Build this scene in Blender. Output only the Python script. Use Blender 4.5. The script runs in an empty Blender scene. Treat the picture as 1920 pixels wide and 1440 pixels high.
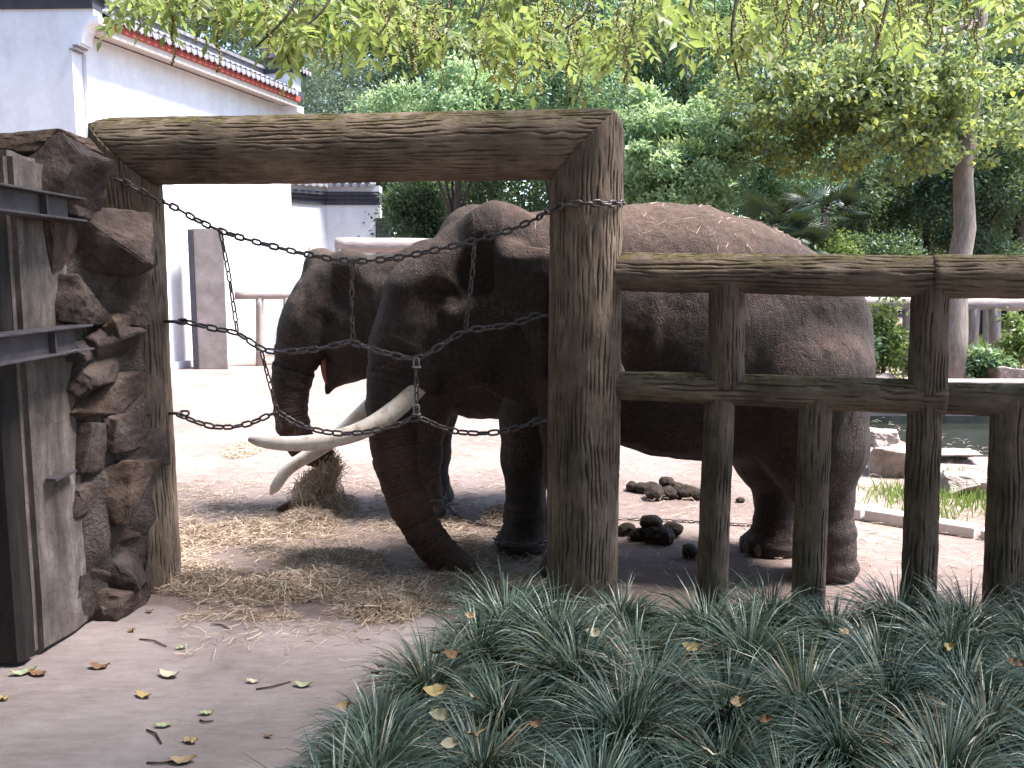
import bpy, bmesh, math, random
import numpy as np
from mathutils import Vector, Matrix, Quaternion

# ------------------------------------------------------------------ scene, camera, light
SC = bpy.context.scene
COL = SC.collection
R = math.radians
FPX, CX, CY = 1663.0, 960.0, 720.0          # focal length and centre in the photograph's pixels
CAMZ, PITCH = 2.0, math.atan(203 / 1663)

cam_d = bpy.data.cameras.new('camera'); cam = bpy.data.objects.new('camera', cam_d); COL.objects.link(cam)
cam_d.sensor_width = 36; cam_d.lens = FPX / 1920 * 36
cam.location = (0, 0, CAMZ); cam.rotation_euler = (math.pi / 2 - PITCH, 0, 0)
cam_d.clip_end = 400; cam_d.clip_start = .05
SC.camera = cam

SUN_AZ, SUN_EL = R(92), R(62)                # azimuth clockwise from +Y
SUNV = Vector((math.sin(SUN_AZ) * math.cos(SUN_EL), math.cos(SUN_AZ) * math.cos(SUN_EL), math.sin(SUN_EL)))
W = bpy.data.worlds.new('World'); SC.world = W; W.use_nodes = True
nt = W.node_tree; nt.nodes.clear()
sky = nt.nodes.new('ShaderNodeTexSky'); sky.sky_type = 'NISHITA'; sky.sun_disc = False
sky.sun_elevation = SUN_EL; sky.sun_rotation = SUN_AZ; sky.dust_density = 1.0; sky.air_density = 1.0; sky.ozone_density = 1.5
bgn = nt.nodes.new('ShaderNodeBackground'); bgn.inputs['Strength'].default_value = .15
wo = nt.nodes.new('ShaderNodeOutputWorld')
nt.links.new(sky.outputs[0], bgn.inputs[0]); nt.links.new(bgn.outputs[0], wo.inputs[0])
sun_d = bpy.data.lights.new('sun', 'SUN'); sun_d.energy = 5.0; sun_d.angle = R(16); sun_d.color = (1, .965, .93)
sun = bpy.data.objects.new('sun', sun_d); COL.objects.link(sun); sun.location = (10, 5, 20)
sun.rotation_mode = 'QUATERNION'; sun.rotation_quaternion = SUNV.to_track_quat('Z', 'Y')
SC.view_settings.view_transform = 'Standard'; SC.view_settings.look = 'None'
SC.view_settings.exposure = 1.85; SC.view_settings.gamma = 1.0
SC.render.engine = 'CYCLES'
SC.cycles.max_bounces = 7; SC.cycles.diffuse_bounces = 4; SC.cycles.glossy_bounces = 2
SC.cycles.transmission_bounces = 4; SC.cycles.transparent_max_bounces = 4
SC.cycles.use_denoising = True; SC.cycles.sample_clamp_indirect = 6
SC.cycles.caustics_reflective = False; SC.cycles.caustics_refractive = False

# ------------------------------------------------------------------ helpers
cP, sP = math.cos(PITCH), math.sin(PITCH)
def ray(px, py):
    u, v = (px - CX) / FPX, (CY - py) / FPX
    return Vector((u, cP + v * sP, -sP + v * cP))
def U(px, py, Y):
    "point seen at that pixel of the photograph at distance Y"
    d = ray(px, py); t = Y / d.y
    return Vector((d.x * t, Y, CAMZ + d.z * t))
def G(px, py, z=0.0):
    "point of the level ground seen at that pixel"
    d = ray(px, py); t = (z - CAMZ) / d.z
    return Vector((d.x * t, d.y * t, z))
def on_line(px, py, A, B):
    "point of the upright plane over the plan line A-B seen at that pixel"
    d = ray(px, py); ax, ay = A; bx, by = B
    nx, ny = -(by - ay), bx - ax
    t = (nx * ax + ny * ay) / (nx * d.x + ny * d.y)
    return Vector((d.x * t, d.y * t, CAMZ + d.z * t))

def tag(o, label=None, cat=None, group=None, kind=None):
    if label: o['label'] = label
    if cat: o['category'] = cat
    if group: o['group'] = group
    if kind: o['kind'] = kind
    return o
def empty(name, loc, label=None, cat=None, group=None, rz=0):
    o = bpy.data.objects.new(name, None); COL.objects.link(o)
    o.location = loc; o.rotation_euler = (0, 0, rz); o.empty_display_size = .1
    return tag(o, label, cat, group)
def link(name, me, mat=None, parent=None, loc=None, rot=None):
    o = bpy.data.objects.new(name, me); COL.objects.link(o)
    if mat and not me.materials: me.materials.append(mat)
    if loc is not None: o.location = loc
    if rot is not None:
        o.rotation_mode = 'QUATERNION'; o.rotation_quaternion = rot
    if parent is not None:
        o.parent = parent
        if loc is not None: o.location = Vector(loc) - parent.location
        else: o.location = -parent.location
    return o
def sub(name, me, mat, parent, loc=(0, 0, 0), rot=None):
    "child given in its parent's own coordinates"
    o = bpy.data.objects.new(name, me); COL.objects.link(o)
    if mat and not me.materials: me.materials.append(mat)
    o.parent = parent; o.location = loc
    if rot is not None:
        o.rotation_mode = 'QUATERNION'; o.rotation_quaternion = rot
    return o
def mesh_np(name, verts, faces, smooth=False, attrs=None):
    "verts (N,3); faces: (M,3) or (M,4) array, or a list of index tuples"
    me = bpy.data.meshes.new(name)
    if isinstance(faces, np.ndarray):
        verts = np.ascontiguousarray(verts, dtype=np.float32)
        n, k = faces.shape
        me.vertices.add(len(verts)); me.vertices.foreach_set('co', verts.ravel())
        me.loops.add(n * k); me.loops.foreach_set('vertex_index', np.ascontiguousarray(faces, dtype=np.int32).ravel())
        me.polygons.add(n); me.polygons.foreach_set('loop_start', np.arange(0, n * k, k, dtype=np.int32))
        me.update(calc_edges=True)
    else:
        me.from_pydata([tuple(v) for v in verts], [], faces); me.update()
    if attrs:
        for k, a in attrs.items():
            at = me.attributes.new(k, 'FLOAT', 'POINT'); at.data.foreach_set('value', np.ascontiguousarray(a, dtype=np.float32))
    if smooth:
        me.polygons.foreach_set('use_smooth', np.ones(len(me.polygons), dtype=bool))
    return me
def bm_mesh(name, bm, smooth=False):
    me = bpy.data.meshes.new(name); bm.normal_update(); bm.to_mesh(me); bm.free()
    if smooth: me.polygons.foreach_set('use_smooth', np.ones(len(me.polygons), dtype=bool))
    return me

class MB:
    "collects boxes, tubes and prisms into one mesh"
    def __init__(s): s.v = []; s.f = []
    def add(s, vs, fs):
        n = len(s.v); s.v += [tuple(v) for v in vs]; s.f += [tuple(i + n for i in f) for f in fs]; return s
    def box(s, x0, x1, y0, y1, z0, z1, M=None):
        vs = [Vector((x, y, z)) for z in (z0, z1) for x, y in ((x0, y0), (x1, y0), (x1, y1), (x0, y1))]
        if M: vs = [M @ v for v in vs]
        return s.add(vs, [(0, 3, 2, 1), (4, 5, 6, 7), (0, 1, 5, 4), (1, 2, 6, 5), (2, 3, 7, 6), (3, 0, 4, 7)])
    def prism(s, pts, z0, z1, M=None):
        n = len(pts); vs = [Vector((p[0], p[1], z)) for z in (z0, z1) for p in pts]
        if M: vs = [M @ v for v in vs]
        return s.add(vs, [tuple(range(n))[::-1], tuple(range(n, 2 * n))] + [(i, (i + 1) % n, n + (i + 1) % n, n + i) for i in range(n)])
    def tube(s, pts, rad, seg=8, caps=True):
        pts = [Vector(p) for p in pts]; n = len(pts)
        rad = rad if hasattr(rad, '__len__') else [rad] * n
        ref = None; base = len(s.v)
        for i, p in enumerate(pts):
            t = (pts[min(i + 1, n - 1)] - pts[max(i - 1, 0)]).normalized()
            if ref is None: ref = t.orthogonal().normalized()
            ref = (ref - t * ref.dot(t)).normalized(); b = t.cross(ref)
            for k in range(seg):
                a = 2 * math.pi * k / seg
                s.v.append(tuple(p + (ref * math.cos(a) + b * math.sin(a)) * rad[i]))
        for i in range(n - 1):
            for k in range(seg):
                k2 = (k + 1) % seg
                s.f.append((base + i * seg + k, base + i * seg + k2, base + (i + 1) * seg + k2, base + (i + 1) * seg + k))
        if caps:
            s.f.append(tuple(base + k for k in range(seg))[::-1]); s.f.append(tuple(base + (n - 1) * seg + k for k in range(seg)))
        return s
    def mesh(s, name, smooth=False, bevel=0):
        me = bpy.data.meshes.new(name); me.from_pydata(s.v, [], s.f); me.update()
        if bevel:
            bm = bmesh.new(); bm.from_mesh(me)
            bmesh.ops.bevel(bm, geom=[e for e in bm.edges if len(e.link_faces) == 2 and e.calc_face_angle() > .5], offset=bevel, segments=2, affect='EDGES', profile=.5)
            bm.to_mesh(me); bm.free()
        if smooth: me.polygons.foreach_set('use_smooth', np.ones(len(me.polygons), dtype=bool))
        return me

def spline(pts, n):
    "Catmull-Rom through rows of numbers, n samples"
    P = np.array(pts, float); m = len(P)
    P = np.vstack([2 * P[0] - P[1], P, 2 * P[-1] - P[-2]])
    ts = np.linspace(0, m - 1 - 1e-6, n); i = ts.astype(int); t = (ts - i)[:, None]
    p0, p1, p2, p3 = P[i], P[i + 1], P[i + 2], P[i + 3]
    return .5 * (2 * p1 + (p2 - p0) * t + (2 * p0 - 5 * p1 + 4 * p2 - p3) * t ** 2 + (3 * p1 - p0 - 3 * p2 + p3) * t ** 3)

def vnoise(p, seed=0):
    "value noise in -1..1 at points (N,3)"
    p = np.asarray(p, float); i = np.floor(p).astype(np.int64); f = p - i; f = f * f * (3 - 2 * f)
    def h(a):
        n = (a[:, 0] * 374761393 + a[:, 1] * 668265263 + a[:, 2] * 2147483647 + seed * 974711) & 0xffffffff
        n = ((n ^ (n >> 13)) * 1274126177) & 0xffffffff; n = n ^ (n >> 16)
        return (n & 0xffff) / 32767.5 - 1
    out = 0
    for dx in (0, 1):
        for dy in (0, 1):
            for dz in (0, 1):
                w = (f[:, 0] if dx else 1 - f[:, 0]) * (f[:, 1] if dy else 1 - f[:, 1]) * (f[:, 2] if dz else 1 - f[:, 2])
                out = out + w * h(i + np.array([dx, dy, dz]))
    return out
def fbm(p, seed=0, o=3):
    return sum(vnoise(np.asarray(p) * 2 ** k, seed + k * 7) * .5 ** k for k in range(o))

# ------------------------------------------------------------------ materials
class NT:
    "small wrapper for building node materials"
    def __init__(s, name):
        s.m = bpy.data.materials.new(name); s.m.use_nodes = True; s.t = s.m.node_tree; s.t.nodes.clear()
        s.out = s.t.nodes.new('ShaderNodeOutputMaterial')
    def n(s, kind, **kw):
        nd = s.t.nodes.new('ShaderNode' + kind)
        for k, v in kw.items():
            if k.startswith('i_'):
                key = k[2:]; key = int(key) if key.isdigit() else key.replace('_', ' ')
                s.set(nd.inputs[key], v)
            else: setattr(nd, k, v)
        return nd
    def set(s, inp, v):
        if isinstance(v, bpy.types.NodeSocket): s.t.links.new(v, inp)
        elif isinstance(v, bpy.types.Node): s.t.links.new(v.outputs[0], inp)
        else:
            if hasattr(inp.default_value, '__len__') and hasattr(v, '__len__') and len(inp.default_value) == 4 and len(v) == 3: v = (*v, 1)
            inp.default_value = v
    def coord(s, scale=(1, 1, 1), kind='Object'):
        c = s.n('TexCoord'); m = s.n('Mapping'); s.set(m.inputs[0], c.outputs[kind]); m.inputs['Scale'].default_value = scale if hasattr(scale, '__len__') else (scale,) * 3
        return m.outputs[0]
    def noise(s, vec, scale=5, detail=4, rough=.55, dist=0):
        return s.n('TexNoise', i_Vector=vec, i_Scale=scale, i_Detail=detail, i_Roughness=rough, i_Distortion=dist).outputs[0]
    def vor(s, vec, scale=5, feature='F1', rand=1):
        nd = s.n('TexVoronoi', feature=feature, i_Vector=vec, i_Scale=scale, i_Randomness=rand); return nd.outputs[0]
    def ramp(s, fac, stops):
        r = s.n('ValToRGB'); s.set(r.inputs[0], fac); e = r.color_ramp.elements
        while len(e) < len(stops): e.new(.5)
        for el, (p, c) in zip(e, stops):
            el.position = p; el.color = (*c, 1) if hasattr(c, '__len__') else (c, c, c, 1)
        return r.outputs[0]
    def mix(s, fac, a, b, mode='MIX'):
        m = s.n('MixRGB', blend_type=mode); s.set(m.inputs[0], fac); s.set(m.inputs[1], a); s.set(m.inputs[2], b); return m.outputs[0]
    def math(s, op, a, b=0.0, clamp=False):
        m = s.n('Math', operation=op, use_clamp=clamp); s.set(m.inputs[0], a); s.set(m.inputs[1], b); return m.outputs[0]
    def bump(s, h, strength=.5, dist=.01, normal=None):
        b = s.n('Bump', i_Height=h, i_Strength=strength, i_Distance=dist)
        if normal is not None: s.set(b.inputs['Normal'], normal)
        return b.outputs[0]
    def attr(s, name): return s.n('Attribute', attribute_name=name).outputs['Fac']
    def nz(s):
        g = s.n('NewGeometry'); x = s.n('SeparateXYZ'); s.set(x.inputs[0], g.outputs['Normal']); return x.outputs[2]
    def bsdf(s, col, rough=.8, spec=.3, normal=None, metal=0.0):
        b = s.n('BsdfPrincipled'); s.set(b.inputs['Base Color'], col); s.set(b.inputs['Roughness'], rough)
        s.set(b.inputs['Specular IOR Level'], spec); b.inputs['Metallic'].default_value = metal
        if normal is not None: s.set(b.inputs['Normal'], normal)
        return b
    def done(s, shader):
        s.t.links.new(shader.outputs[0] if isinstance(shader, bpy.types.Node) else shader, s.out.inputs[0]); return s.m

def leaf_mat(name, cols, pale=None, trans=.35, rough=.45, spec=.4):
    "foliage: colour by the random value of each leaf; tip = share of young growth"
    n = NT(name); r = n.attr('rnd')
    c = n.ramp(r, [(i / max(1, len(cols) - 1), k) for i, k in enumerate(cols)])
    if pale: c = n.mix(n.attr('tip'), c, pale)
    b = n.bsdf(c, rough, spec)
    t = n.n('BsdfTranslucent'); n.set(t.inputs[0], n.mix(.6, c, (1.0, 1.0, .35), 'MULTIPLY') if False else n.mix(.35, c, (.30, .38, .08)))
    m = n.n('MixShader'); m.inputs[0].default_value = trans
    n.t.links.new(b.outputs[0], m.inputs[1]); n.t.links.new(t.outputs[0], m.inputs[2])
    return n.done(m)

def mat_log(name, tone):
    "bark moulded in concrete; the furrows are modelled, their depth comes with the mesh as 'groove'"
    n = NT(name); w = n.coord(1); oi = n.n('ObjectInfo')
    g = n.attr('groove')
    col = n.ramp(n.noise(n.coord((5, 5, 1.6)), 3.5, 6, .68), [(.25, tuple(tone * k for k in (.108, .080, .066))), (.5, tuple(tone * k for k in (.190, .148, .122))), (.75, tuple(tone * k for k in (.290, .236, .200)))])
    stain = n.ramp(n.noise(w, 1.6, 5), [(.36, (.50, .49, .47)), (.62, (1.06, 1.03, 1.0))])
    col = n.mix(1.0, col, stain, 'MULTIPLY')
    tintr = n.ramp(oi.outputs['Random'], [(0, (.88, .86, .85)), (1, (1.08, 1.05, 1.0))])
    col = n.mix(1.0, col, tintr, 'MULTIPLY')
    lichen = n.math('MULTIPLY', n.ramp(n.noise(w, 11, 5, .75), [(.60, 0.0), (.70, .55)]), n.ramp(n.noise(w, 2.1, 3), [(.45, 0.0), (.6, 1.0)]))
    col = n.mix(lichen, col, (.20, .20, .165))
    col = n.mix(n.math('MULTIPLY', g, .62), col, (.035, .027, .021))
    moss = n.math('MULTIPLY', n.ramp(n.nz(), [(.40, 0.0), (.85, 1.0)]), n.ramp(n.noise(w, 7, 5, .7), [(.38, 0.0), (.54, 1.0)]))
    col = n.mix(n.math('MULTIPLY', moss, .9), col, n.ramp(n.noise(w, 30, 3), [(.35, (.05, .048, .016)), (.65, (.16, .125, .04))]))
    fine = n.noise(n.coord((1, 1, .35)), 75, 5, .75)
    h = n.math('ADD', n.math('MULTIPLY', n.math('SUBTRACT', 1.0, g), .5), n.math('MULTIPLY', fine, .8))
    return n.done(n.bsdf(col, .92, .18, n.bump(h, .9, .012)))

def mat_skin(name, dust, base, amount=1.0):
    n = NT(name); w = n.coord(1)
    fine = n.noise(w, 26, 5, .65); big = n.noise(w, 2.6, 4)
    col = n.ramp(fine, [(.3, tuple(k * .62 for k in base)), (.7, tuple(k * 1.25 for k in base))])
    dm = n.math('MULTIPLY', n.ramp(n.nz(), [(.15, 0.0), (.8, 1.0)]), n.ramp(n.math('ADD', n.math('MULTIPLY', big, .6), n.math('MULTIPLY', fine, .4)), [(.32, .25), (.6, 1.0)]))
    bodym = n.attr('dusty')
    dm = n.math('MULTIPLY', dm, n.math('MULTIPLY', bodym, amount), True)
    col = n.mix(dm, col, n.ramp(fine, [(.3, tuple(k * .7 for k in dust)), (.7, dust)]))
    speck = n.math('MULTIPLY', n.ramp(n.noise(w, 60, 3, .7), [(.50, 0.0), (.64, .8)]), n.ramp(n.noise(w, 3.4, 3), [(.45, 0.0), (.6, 1.0)]))
    col = n.mix(speck, col, (.20, .115, .085))
    red = n.math('MULTIPLY', n.math('MULTIPLY', n.attr('trunk'), n.ramp(n.attr('ring'), [(.55, 0.0), (1.0, .85)])), n.ramp(n.noise(w, 18, 5, .7), [(.36, .2), (.6, 1.0)]))
    col = n.mix(red, col, (.155, .072, .052))
    # skin: fine cracks everywhere, rings on the trunk
    cr = n.ramp(n.vor(n.coord((1.25, 1, .8)), 85, 'DISTANCE_TO_EDGE'), [(0, 0.0), (.2, 1.0)])
    fold = n.noise(n.coord((1.0, 1.0, .35)), 17, 4, .6, 1.2)
    ringv = n.n('CombineXYZ'); n.set(ringv.inputs[0], n.math('MULTIPLY', n.math('ADD', n.attr('ring'), n.math('MULTIPLY', n.noise(w, 7, 2), .05)), 1.0))
    rn = n.noise(ringv.outputs[0], 62, 2, .5)
    tm = n.attr('trunk')
    h = n.math('ADD', n.math('MULTIPLY', cr, .22), n.math('MULTIPLY', fold, 1.25))
    h = n.math('ADD', h, n.math('MULTIPLY', n.math('MULTIPLY', rn, tm), 2.4))
    col = n.mix(n.math('MULTIPLY', tm, n.ramp(rn, [(.36, .55), (.52, 0.0)])), col, tuple(k * .42 for k in base))
    return n.done(n.bsdf(col, .78, .3, n.bump(h, .9, .018)))

def mat_plain(name, c0, c1, scale=8, rough=.85, spec=.25, bump=.3, bdist=.005, coords=(1, 1, 1), metal=0.0, detail=5):
    n = NT(name); v = n.coord(coords); f = n.noise(v, scale, detail, .62)
    col = n.ramp(f, [(.3, c0), (.7, c1)])
    h = n.noise(v, scale * 5, 4, .65)
    return n.done(n.bsdf(col, rough, spec, n.bump(h, bump, bdist) if bump else None, metal))

M = {}
M['log'] = mat_log('moulded_bark_concrete', 1.5); M['log_thin'] = M['log']
M['bull_skin'] = mat_skin('bull_skin', (.175, .108, .084), (.060, .047, .043), .95)
M['cow_skin'] = mat_skin('cow_skin', (.24, .16, .11), (.066, .054, .050), .9)
def m():
    n = NT('ivory'); w = n.coord(1)
    c = n.ramp(n.noise(n.coord((3, 3, 3)), 3, 5, .6), [(.3, (.70, .57, .48)), (.6, (.88, .78, .71))])
    c = n.mix(n.ramp(n.noise(w, 14, 5, .7), [(.52, 0.0), (.70, .7)]), c, (.34, .22, .14))
    return n.done(n.bsdf(c, .42, .4, n.bump(n.noise(w, 40, 3), .15, .004)))
M['ivory'] = m()
M['nail'] = mat_plain('toenail', (.16, .12, .10), (.28, .22, .18), 20)
M['eye'] = mat_plain('eye', (.012, .008, .006), (.02, .012, .008), 5, .1, .6, 0)
M['mouth'] = mat_plain('mouth_lining', (.34, .10, .08), (.48, .19, .15), 20, .4, .5, .3)
def m():
    n = NT('dirt_ground'); w = n.coord(1, 'Object')
    a = n.noise(w, .8, 5, .6); b = n.noise(w, 9, 6, .7)
    c = n.ramp(n.math('ADD', n.math('MULTIPLY', a, .55), n.math('MULTIPLY', b, .45)), [(.32, (.15, .106, .092)), (.5, (.24, .18, .16)), (.68, (.325, .257, .236))])
    c = n.mix(n.ramp(n.noise(w, 34, 5, .75), [(.58, 0.0), (.70, .6)]), c, (.17, .115, .08))
    h = n.math('ADD', n.math('MULTIPLY', b, .6), n.math('MULTIPLY', n.noise(w, 45, 4, .7), .4))
    return n.done(n.bsdf(c, .95, .15, n.bump(h, .8, .025)))
M['dirt'] = m()
def m():
    n = NT('path_concrete'); w = n.coord(1, 'Object')
    a = n.noise(w, 1.1, 5, .6, .6); b = n.noise(n.coord((3, 9, 9)), 2.2, 6, .7)
    c = n.ramp(n.math('ADD', n.math('MULTIPLY', a, .6), n.math('MULTIPLY', b, .4)), [(.33, (.20, .158, .150)), (.5, (.305, .25, .24)), (.66, (.40, .338, .33))])
    c = n.mix(n.ramp(n.noise(w, 60, 4, .8), [(.6, 0.0), (.72, .55)]), c, (.15, .115, .095))
    h = n.math('ADD', n.math('MULTIPLY', b, .4), n.math('MULTIPLY', n.noise(w, 70, 4, .75), .6))
    return n.done(n.bsdf(c, .9, .2, n.bump(h, .5, .008)))
M['path'] = m()
def m():
    n = NT('wall_stone'); w = n.coord(1)
    oi = n.n('ObjectInfo')
    a = n.noise(w, 5, 6, .65, .4)
    c = n.ramp(a, [(.3, (.045, .035, .033)), (.5, (.10, .078, .073)), (.72, (.185, .15, .143))])
    tint = n.ramp(oi.outputs['Random'], [(0.0, (.8, .78, .82)), (.5, (1.0, .95, .92)), (1.0, (1.15, .98, .82))])
    c = n.mix(1.0, c, tint, 'MULTIPLY')
    c = n.mix(n.ramp(n.noise(w, 4, 4), [(.60, 0.0), (.74, .4)]), c, (.17, .105, .05))
    h = n.math('ADD', n.math('MULTIPLY', n.noise(w, 14, 6, .78), .8), n.math('MULTIPLY', n.vor(w, 22), .25))
    c = n.mix(n.ramp(n.noise(w, 42, 4, .8), [(.57, 0.0), (.68, .45)]), c, (.035, .028, .026))
    return n.done(n.bsdf(c, .94, .15, n.bump(h, 1.0, .04)))
M['stone'] = m()
def m():
    n = NT('streaked_concrete'); w = n.coord(1)
    s1 = n.noise(n.coord((4, 4, .9)), 2.0, 6, .68)
    c = n.ramp(n.math('ADD', n.math('MULTIPLY', s1, .7), n.math('MULTIPLY', n.noise(w, 6, 5, .7), .3)), [(.36, (.075, .060, .055)), (.52, (.165, .135, .122)), (.68, (.34, .30, .28))])
    c = n.mix(n.math('MULTIPLY', n.ramp(n.nz(), [(.4, 0.0), (.8, 1.0)]), n.ramp(n.noise(w, 9, 4), [(.4, 0.0), (.55, .9)])), c, (.11, .10, .035))
    cr = n.ramp(n.vor(n.coord((1, 1, .7)), 9, 'DISTANCE_TO_EDGE'), [(0, 0.0), (.02, 1.0)])
    c = n.mix(n.math('MULTIPLY', n.math('SUBTRACT', 1.0, cr), .5), c, (.06, .05, .045))
    return n.done(n.bsdf(c, .92, .2, n.bump(n.noise(w, 30, 5, .7), .6, .012)))
M['pier'] = m()
M['mortar'] = mat_plain('mortar', (.075, .058, .052), (.17, .135, .122), 9, .95, .15, 1.0, .05)
M['dark_door'] = mat_plain('blackish_slab', (.018, .015, .015), (.045, .038, .036), 5, .8, .25, .5, .01, (4, 4, .6))
def m():
    n = NT('painted_steel'); w = n.coord(1)
    c = n.ramp(n.noise(w, 9, 5, .65), [(.35, (.055, .048, .055)), (.6, (.105, .092, .10))])
    c = n.mix(n.ramp(n.noise(w, 22, 5, .75), [(.58, 0.0), (.68, .8)]), c, (.13, .06, .035))
    return n.done(n.bsdf(c, .55, .4, n.bump(n.noise(w, 60, 3), .2, .003)))
M['steel'] = m()
def m():
    n = NT('chain_iron'); w = n.coord(1)
    c = n.ramp(n.noise(w, 35, 4, .7), [(.38, (.06, .05, .052)), (.58, (.16, .135, .135)), (.72, (.24, .14, .10))])
    return n.done(n.bsdf(c, .42, .5, None, .5))
M['chain'] = m()
M['zinc'] = mat_plain('bare_zinc', (.35, .36, .38), (.55, .56, .58), 20, .35, .5, .1, .002, metal=.7)
def m():
    n = NT('white_plaster'); w = n.coord(1, 'Object')
    a = n.noise(n.coord((1, 1, .35)), 1.2, 5, .6); b = n.noise(w, 5, 5, .7)
    c = n.ramp(n.math('ADD', n.math('MULTIPLY', a, .6), n.math('MULTIPLY', b, .4)), [(.3, (.56, .55, .58)), (.6, (.74, .74, .77))])
    c = n.mix(n.ramp(n.noise(n.coord((1.4, 1.4, .6)), 3.3, 6, .75), [(.62, 0.0), (.72, .35)]), c, (.88, .88, .90))
    return n.done(n.bsdf(c, .9, .2, n.bump(b, .15, .01)))
M['plaster'] = m()
M['roof_tile'] = mat_plain('roof_tile', (.10, .095, .105), (.27, .26, .28), 9, .85, .25, .4, .01)
M['dark_band'] = mat_plain('dark_painted_band', (.035, .034, .045), (.06, .058, .072), 6, .7, .3, .1)
M['red'] = mat_plain('red_fascia', (.26, .045, .035), (.36, .075, .055), 7, .7, .3, .1)
M['cream'] = mat_plain('cream_soffit', (.50, .43, .38), (.60, .53, .47), 4, .85, .2, .1)
M['grey_conc'] = mat_plain('grey_concrete', (.20, .17, .16), (.33, .29, .275), 3.5, .92, .2, .4, .01)
M['far_log'] = mat_plain('pale_log', (.22, .18, .17), (.40, .34, .32), 5, .9, .2, .7, .01, (5, 5, .7))
M['rock'] = mat_plain('pond_rock', (.18, .14, .125), (.42, .36, .33), 4, .92, .2, .8, .03)
M['kerb'] = mat_plain('kerb_stone', (.48, .45, .43), (.66, .63, .62), 6, .9, .2, .5, .01)
def m():
    n = NT('pond_water'); w = n.coord(1)
    b = n.bsdf((.020, .022, .016), .07, .5, n.bump(n.noise(w, 5, 3), .12, .02)); return n.done(b)
M['water'] = m()
M['basin'] = mat_plain('pond_lining', (.05, .055, .04), (.12, .12, .10), 3)
M['dung'] = mat_plain('dung', (.014, .010, .008), (.075, .043, .022), 16, .7, .35, 1.0, .02)
def m():
    n = NT('straw'); r = n.attr('rnd')
    c = n.ramp(r, [(0, (.21, .135, .095)), (.35, (.38, .275, .205)), (.7, (.54, .42, .325)), (1, (.70, .59, .47))])
    return n.done(n.bsdf(c, .7, .25))
M['straw'] = m()
M['hay_core'] = mat_plain('packed_hay', (.12, .08, .05), (.27, .19, .125), 22, .95, .1, 1.0, .03)
def m():
    n = NT('mondo_blade'); r = n.attr('rnd'); t = n.attr('tip')
    c = n.ramp(r, [(0, (.030, .058, .034)), (.45, (.074, .115, .078)), (.85, (.18, .225, .18)), (.92, (.14, .17, .06)), (.96, (.25, .20, .12)), (1, (.30, .23, .15))])
    c = n.mix(n.math('SUBTRACT', 1.0, t), c, (.07, .125, .028))
    return n.done(n.bsdf(c, .38, .55))
M['mondo'] = m()
M['soil'] = mat_plain('dark_soil', (.025, .019, .014), (.06, .045, .033), 12, .95, .1, .9, .02)
M['lawn'] = leaf_mat('lawn_blade', [(.10, .17, .03), (.17, .25, .05), (.24, .31, .08)], trans=.4)
def barkm(name, a, b):
    return mat_plain(name, a, b, 7, .92, .15, .9, .02, (3, 3, .6))
M['trunk_grey'] = barkm('grey_bark', (.15, .12, .105), (.29, .245, .22))
M['trunk_dark'] = barkm('dark_bark', (.035, .028, .024), (.085, .07, .06))
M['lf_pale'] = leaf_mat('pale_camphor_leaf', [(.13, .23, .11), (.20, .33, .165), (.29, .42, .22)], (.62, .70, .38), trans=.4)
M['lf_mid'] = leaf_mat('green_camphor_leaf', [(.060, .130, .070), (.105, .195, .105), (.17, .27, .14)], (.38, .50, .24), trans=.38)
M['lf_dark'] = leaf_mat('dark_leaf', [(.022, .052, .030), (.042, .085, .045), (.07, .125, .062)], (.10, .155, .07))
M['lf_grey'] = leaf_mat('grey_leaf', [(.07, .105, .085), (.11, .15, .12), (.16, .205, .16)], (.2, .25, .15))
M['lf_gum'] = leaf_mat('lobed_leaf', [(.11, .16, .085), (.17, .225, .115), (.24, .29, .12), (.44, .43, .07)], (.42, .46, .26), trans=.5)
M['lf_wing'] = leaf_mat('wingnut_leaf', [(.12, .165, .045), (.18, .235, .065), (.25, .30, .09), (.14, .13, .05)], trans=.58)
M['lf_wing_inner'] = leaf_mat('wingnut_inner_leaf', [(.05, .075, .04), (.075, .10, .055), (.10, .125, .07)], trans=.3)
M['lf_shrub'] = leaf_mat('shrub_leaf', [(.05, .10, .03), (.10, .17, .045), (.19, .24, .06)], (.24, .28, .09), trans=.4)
M['lf_palm'] = leaf_mat('palm_leaf', [(.014, .03, .020), (.026, .048, .030), (.042, .068, .04)], trans=.06)
M['catkin'] = mat_plain('catkin', (.12, .11, .03), (.22, .19, .06), 30, .7, .2, 0)
for k, c in (('leaf_cream', ((.46, .41, .27), (.62, .56, .40))), ('leaf_green', ((.33, .36, .20), (.48, .50, .32))), ('leaf_brown', ((.16, .085, .045), (.30, .17, .10))), ('leaf_tan', ((.34, .235, .13), (.50, .37, .22))), ('leaf_yellow', ((.38, .28, .11), (.52, .40, .18)))):
    M[k] = mat_plain(k, c[0], c[1], 25, .65, .3, .5, .003)
M['twig'] = mat_plain('twig', (.06, .04, .03), (.15, .10, .075), 20, .9, .15, .3)

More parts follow.
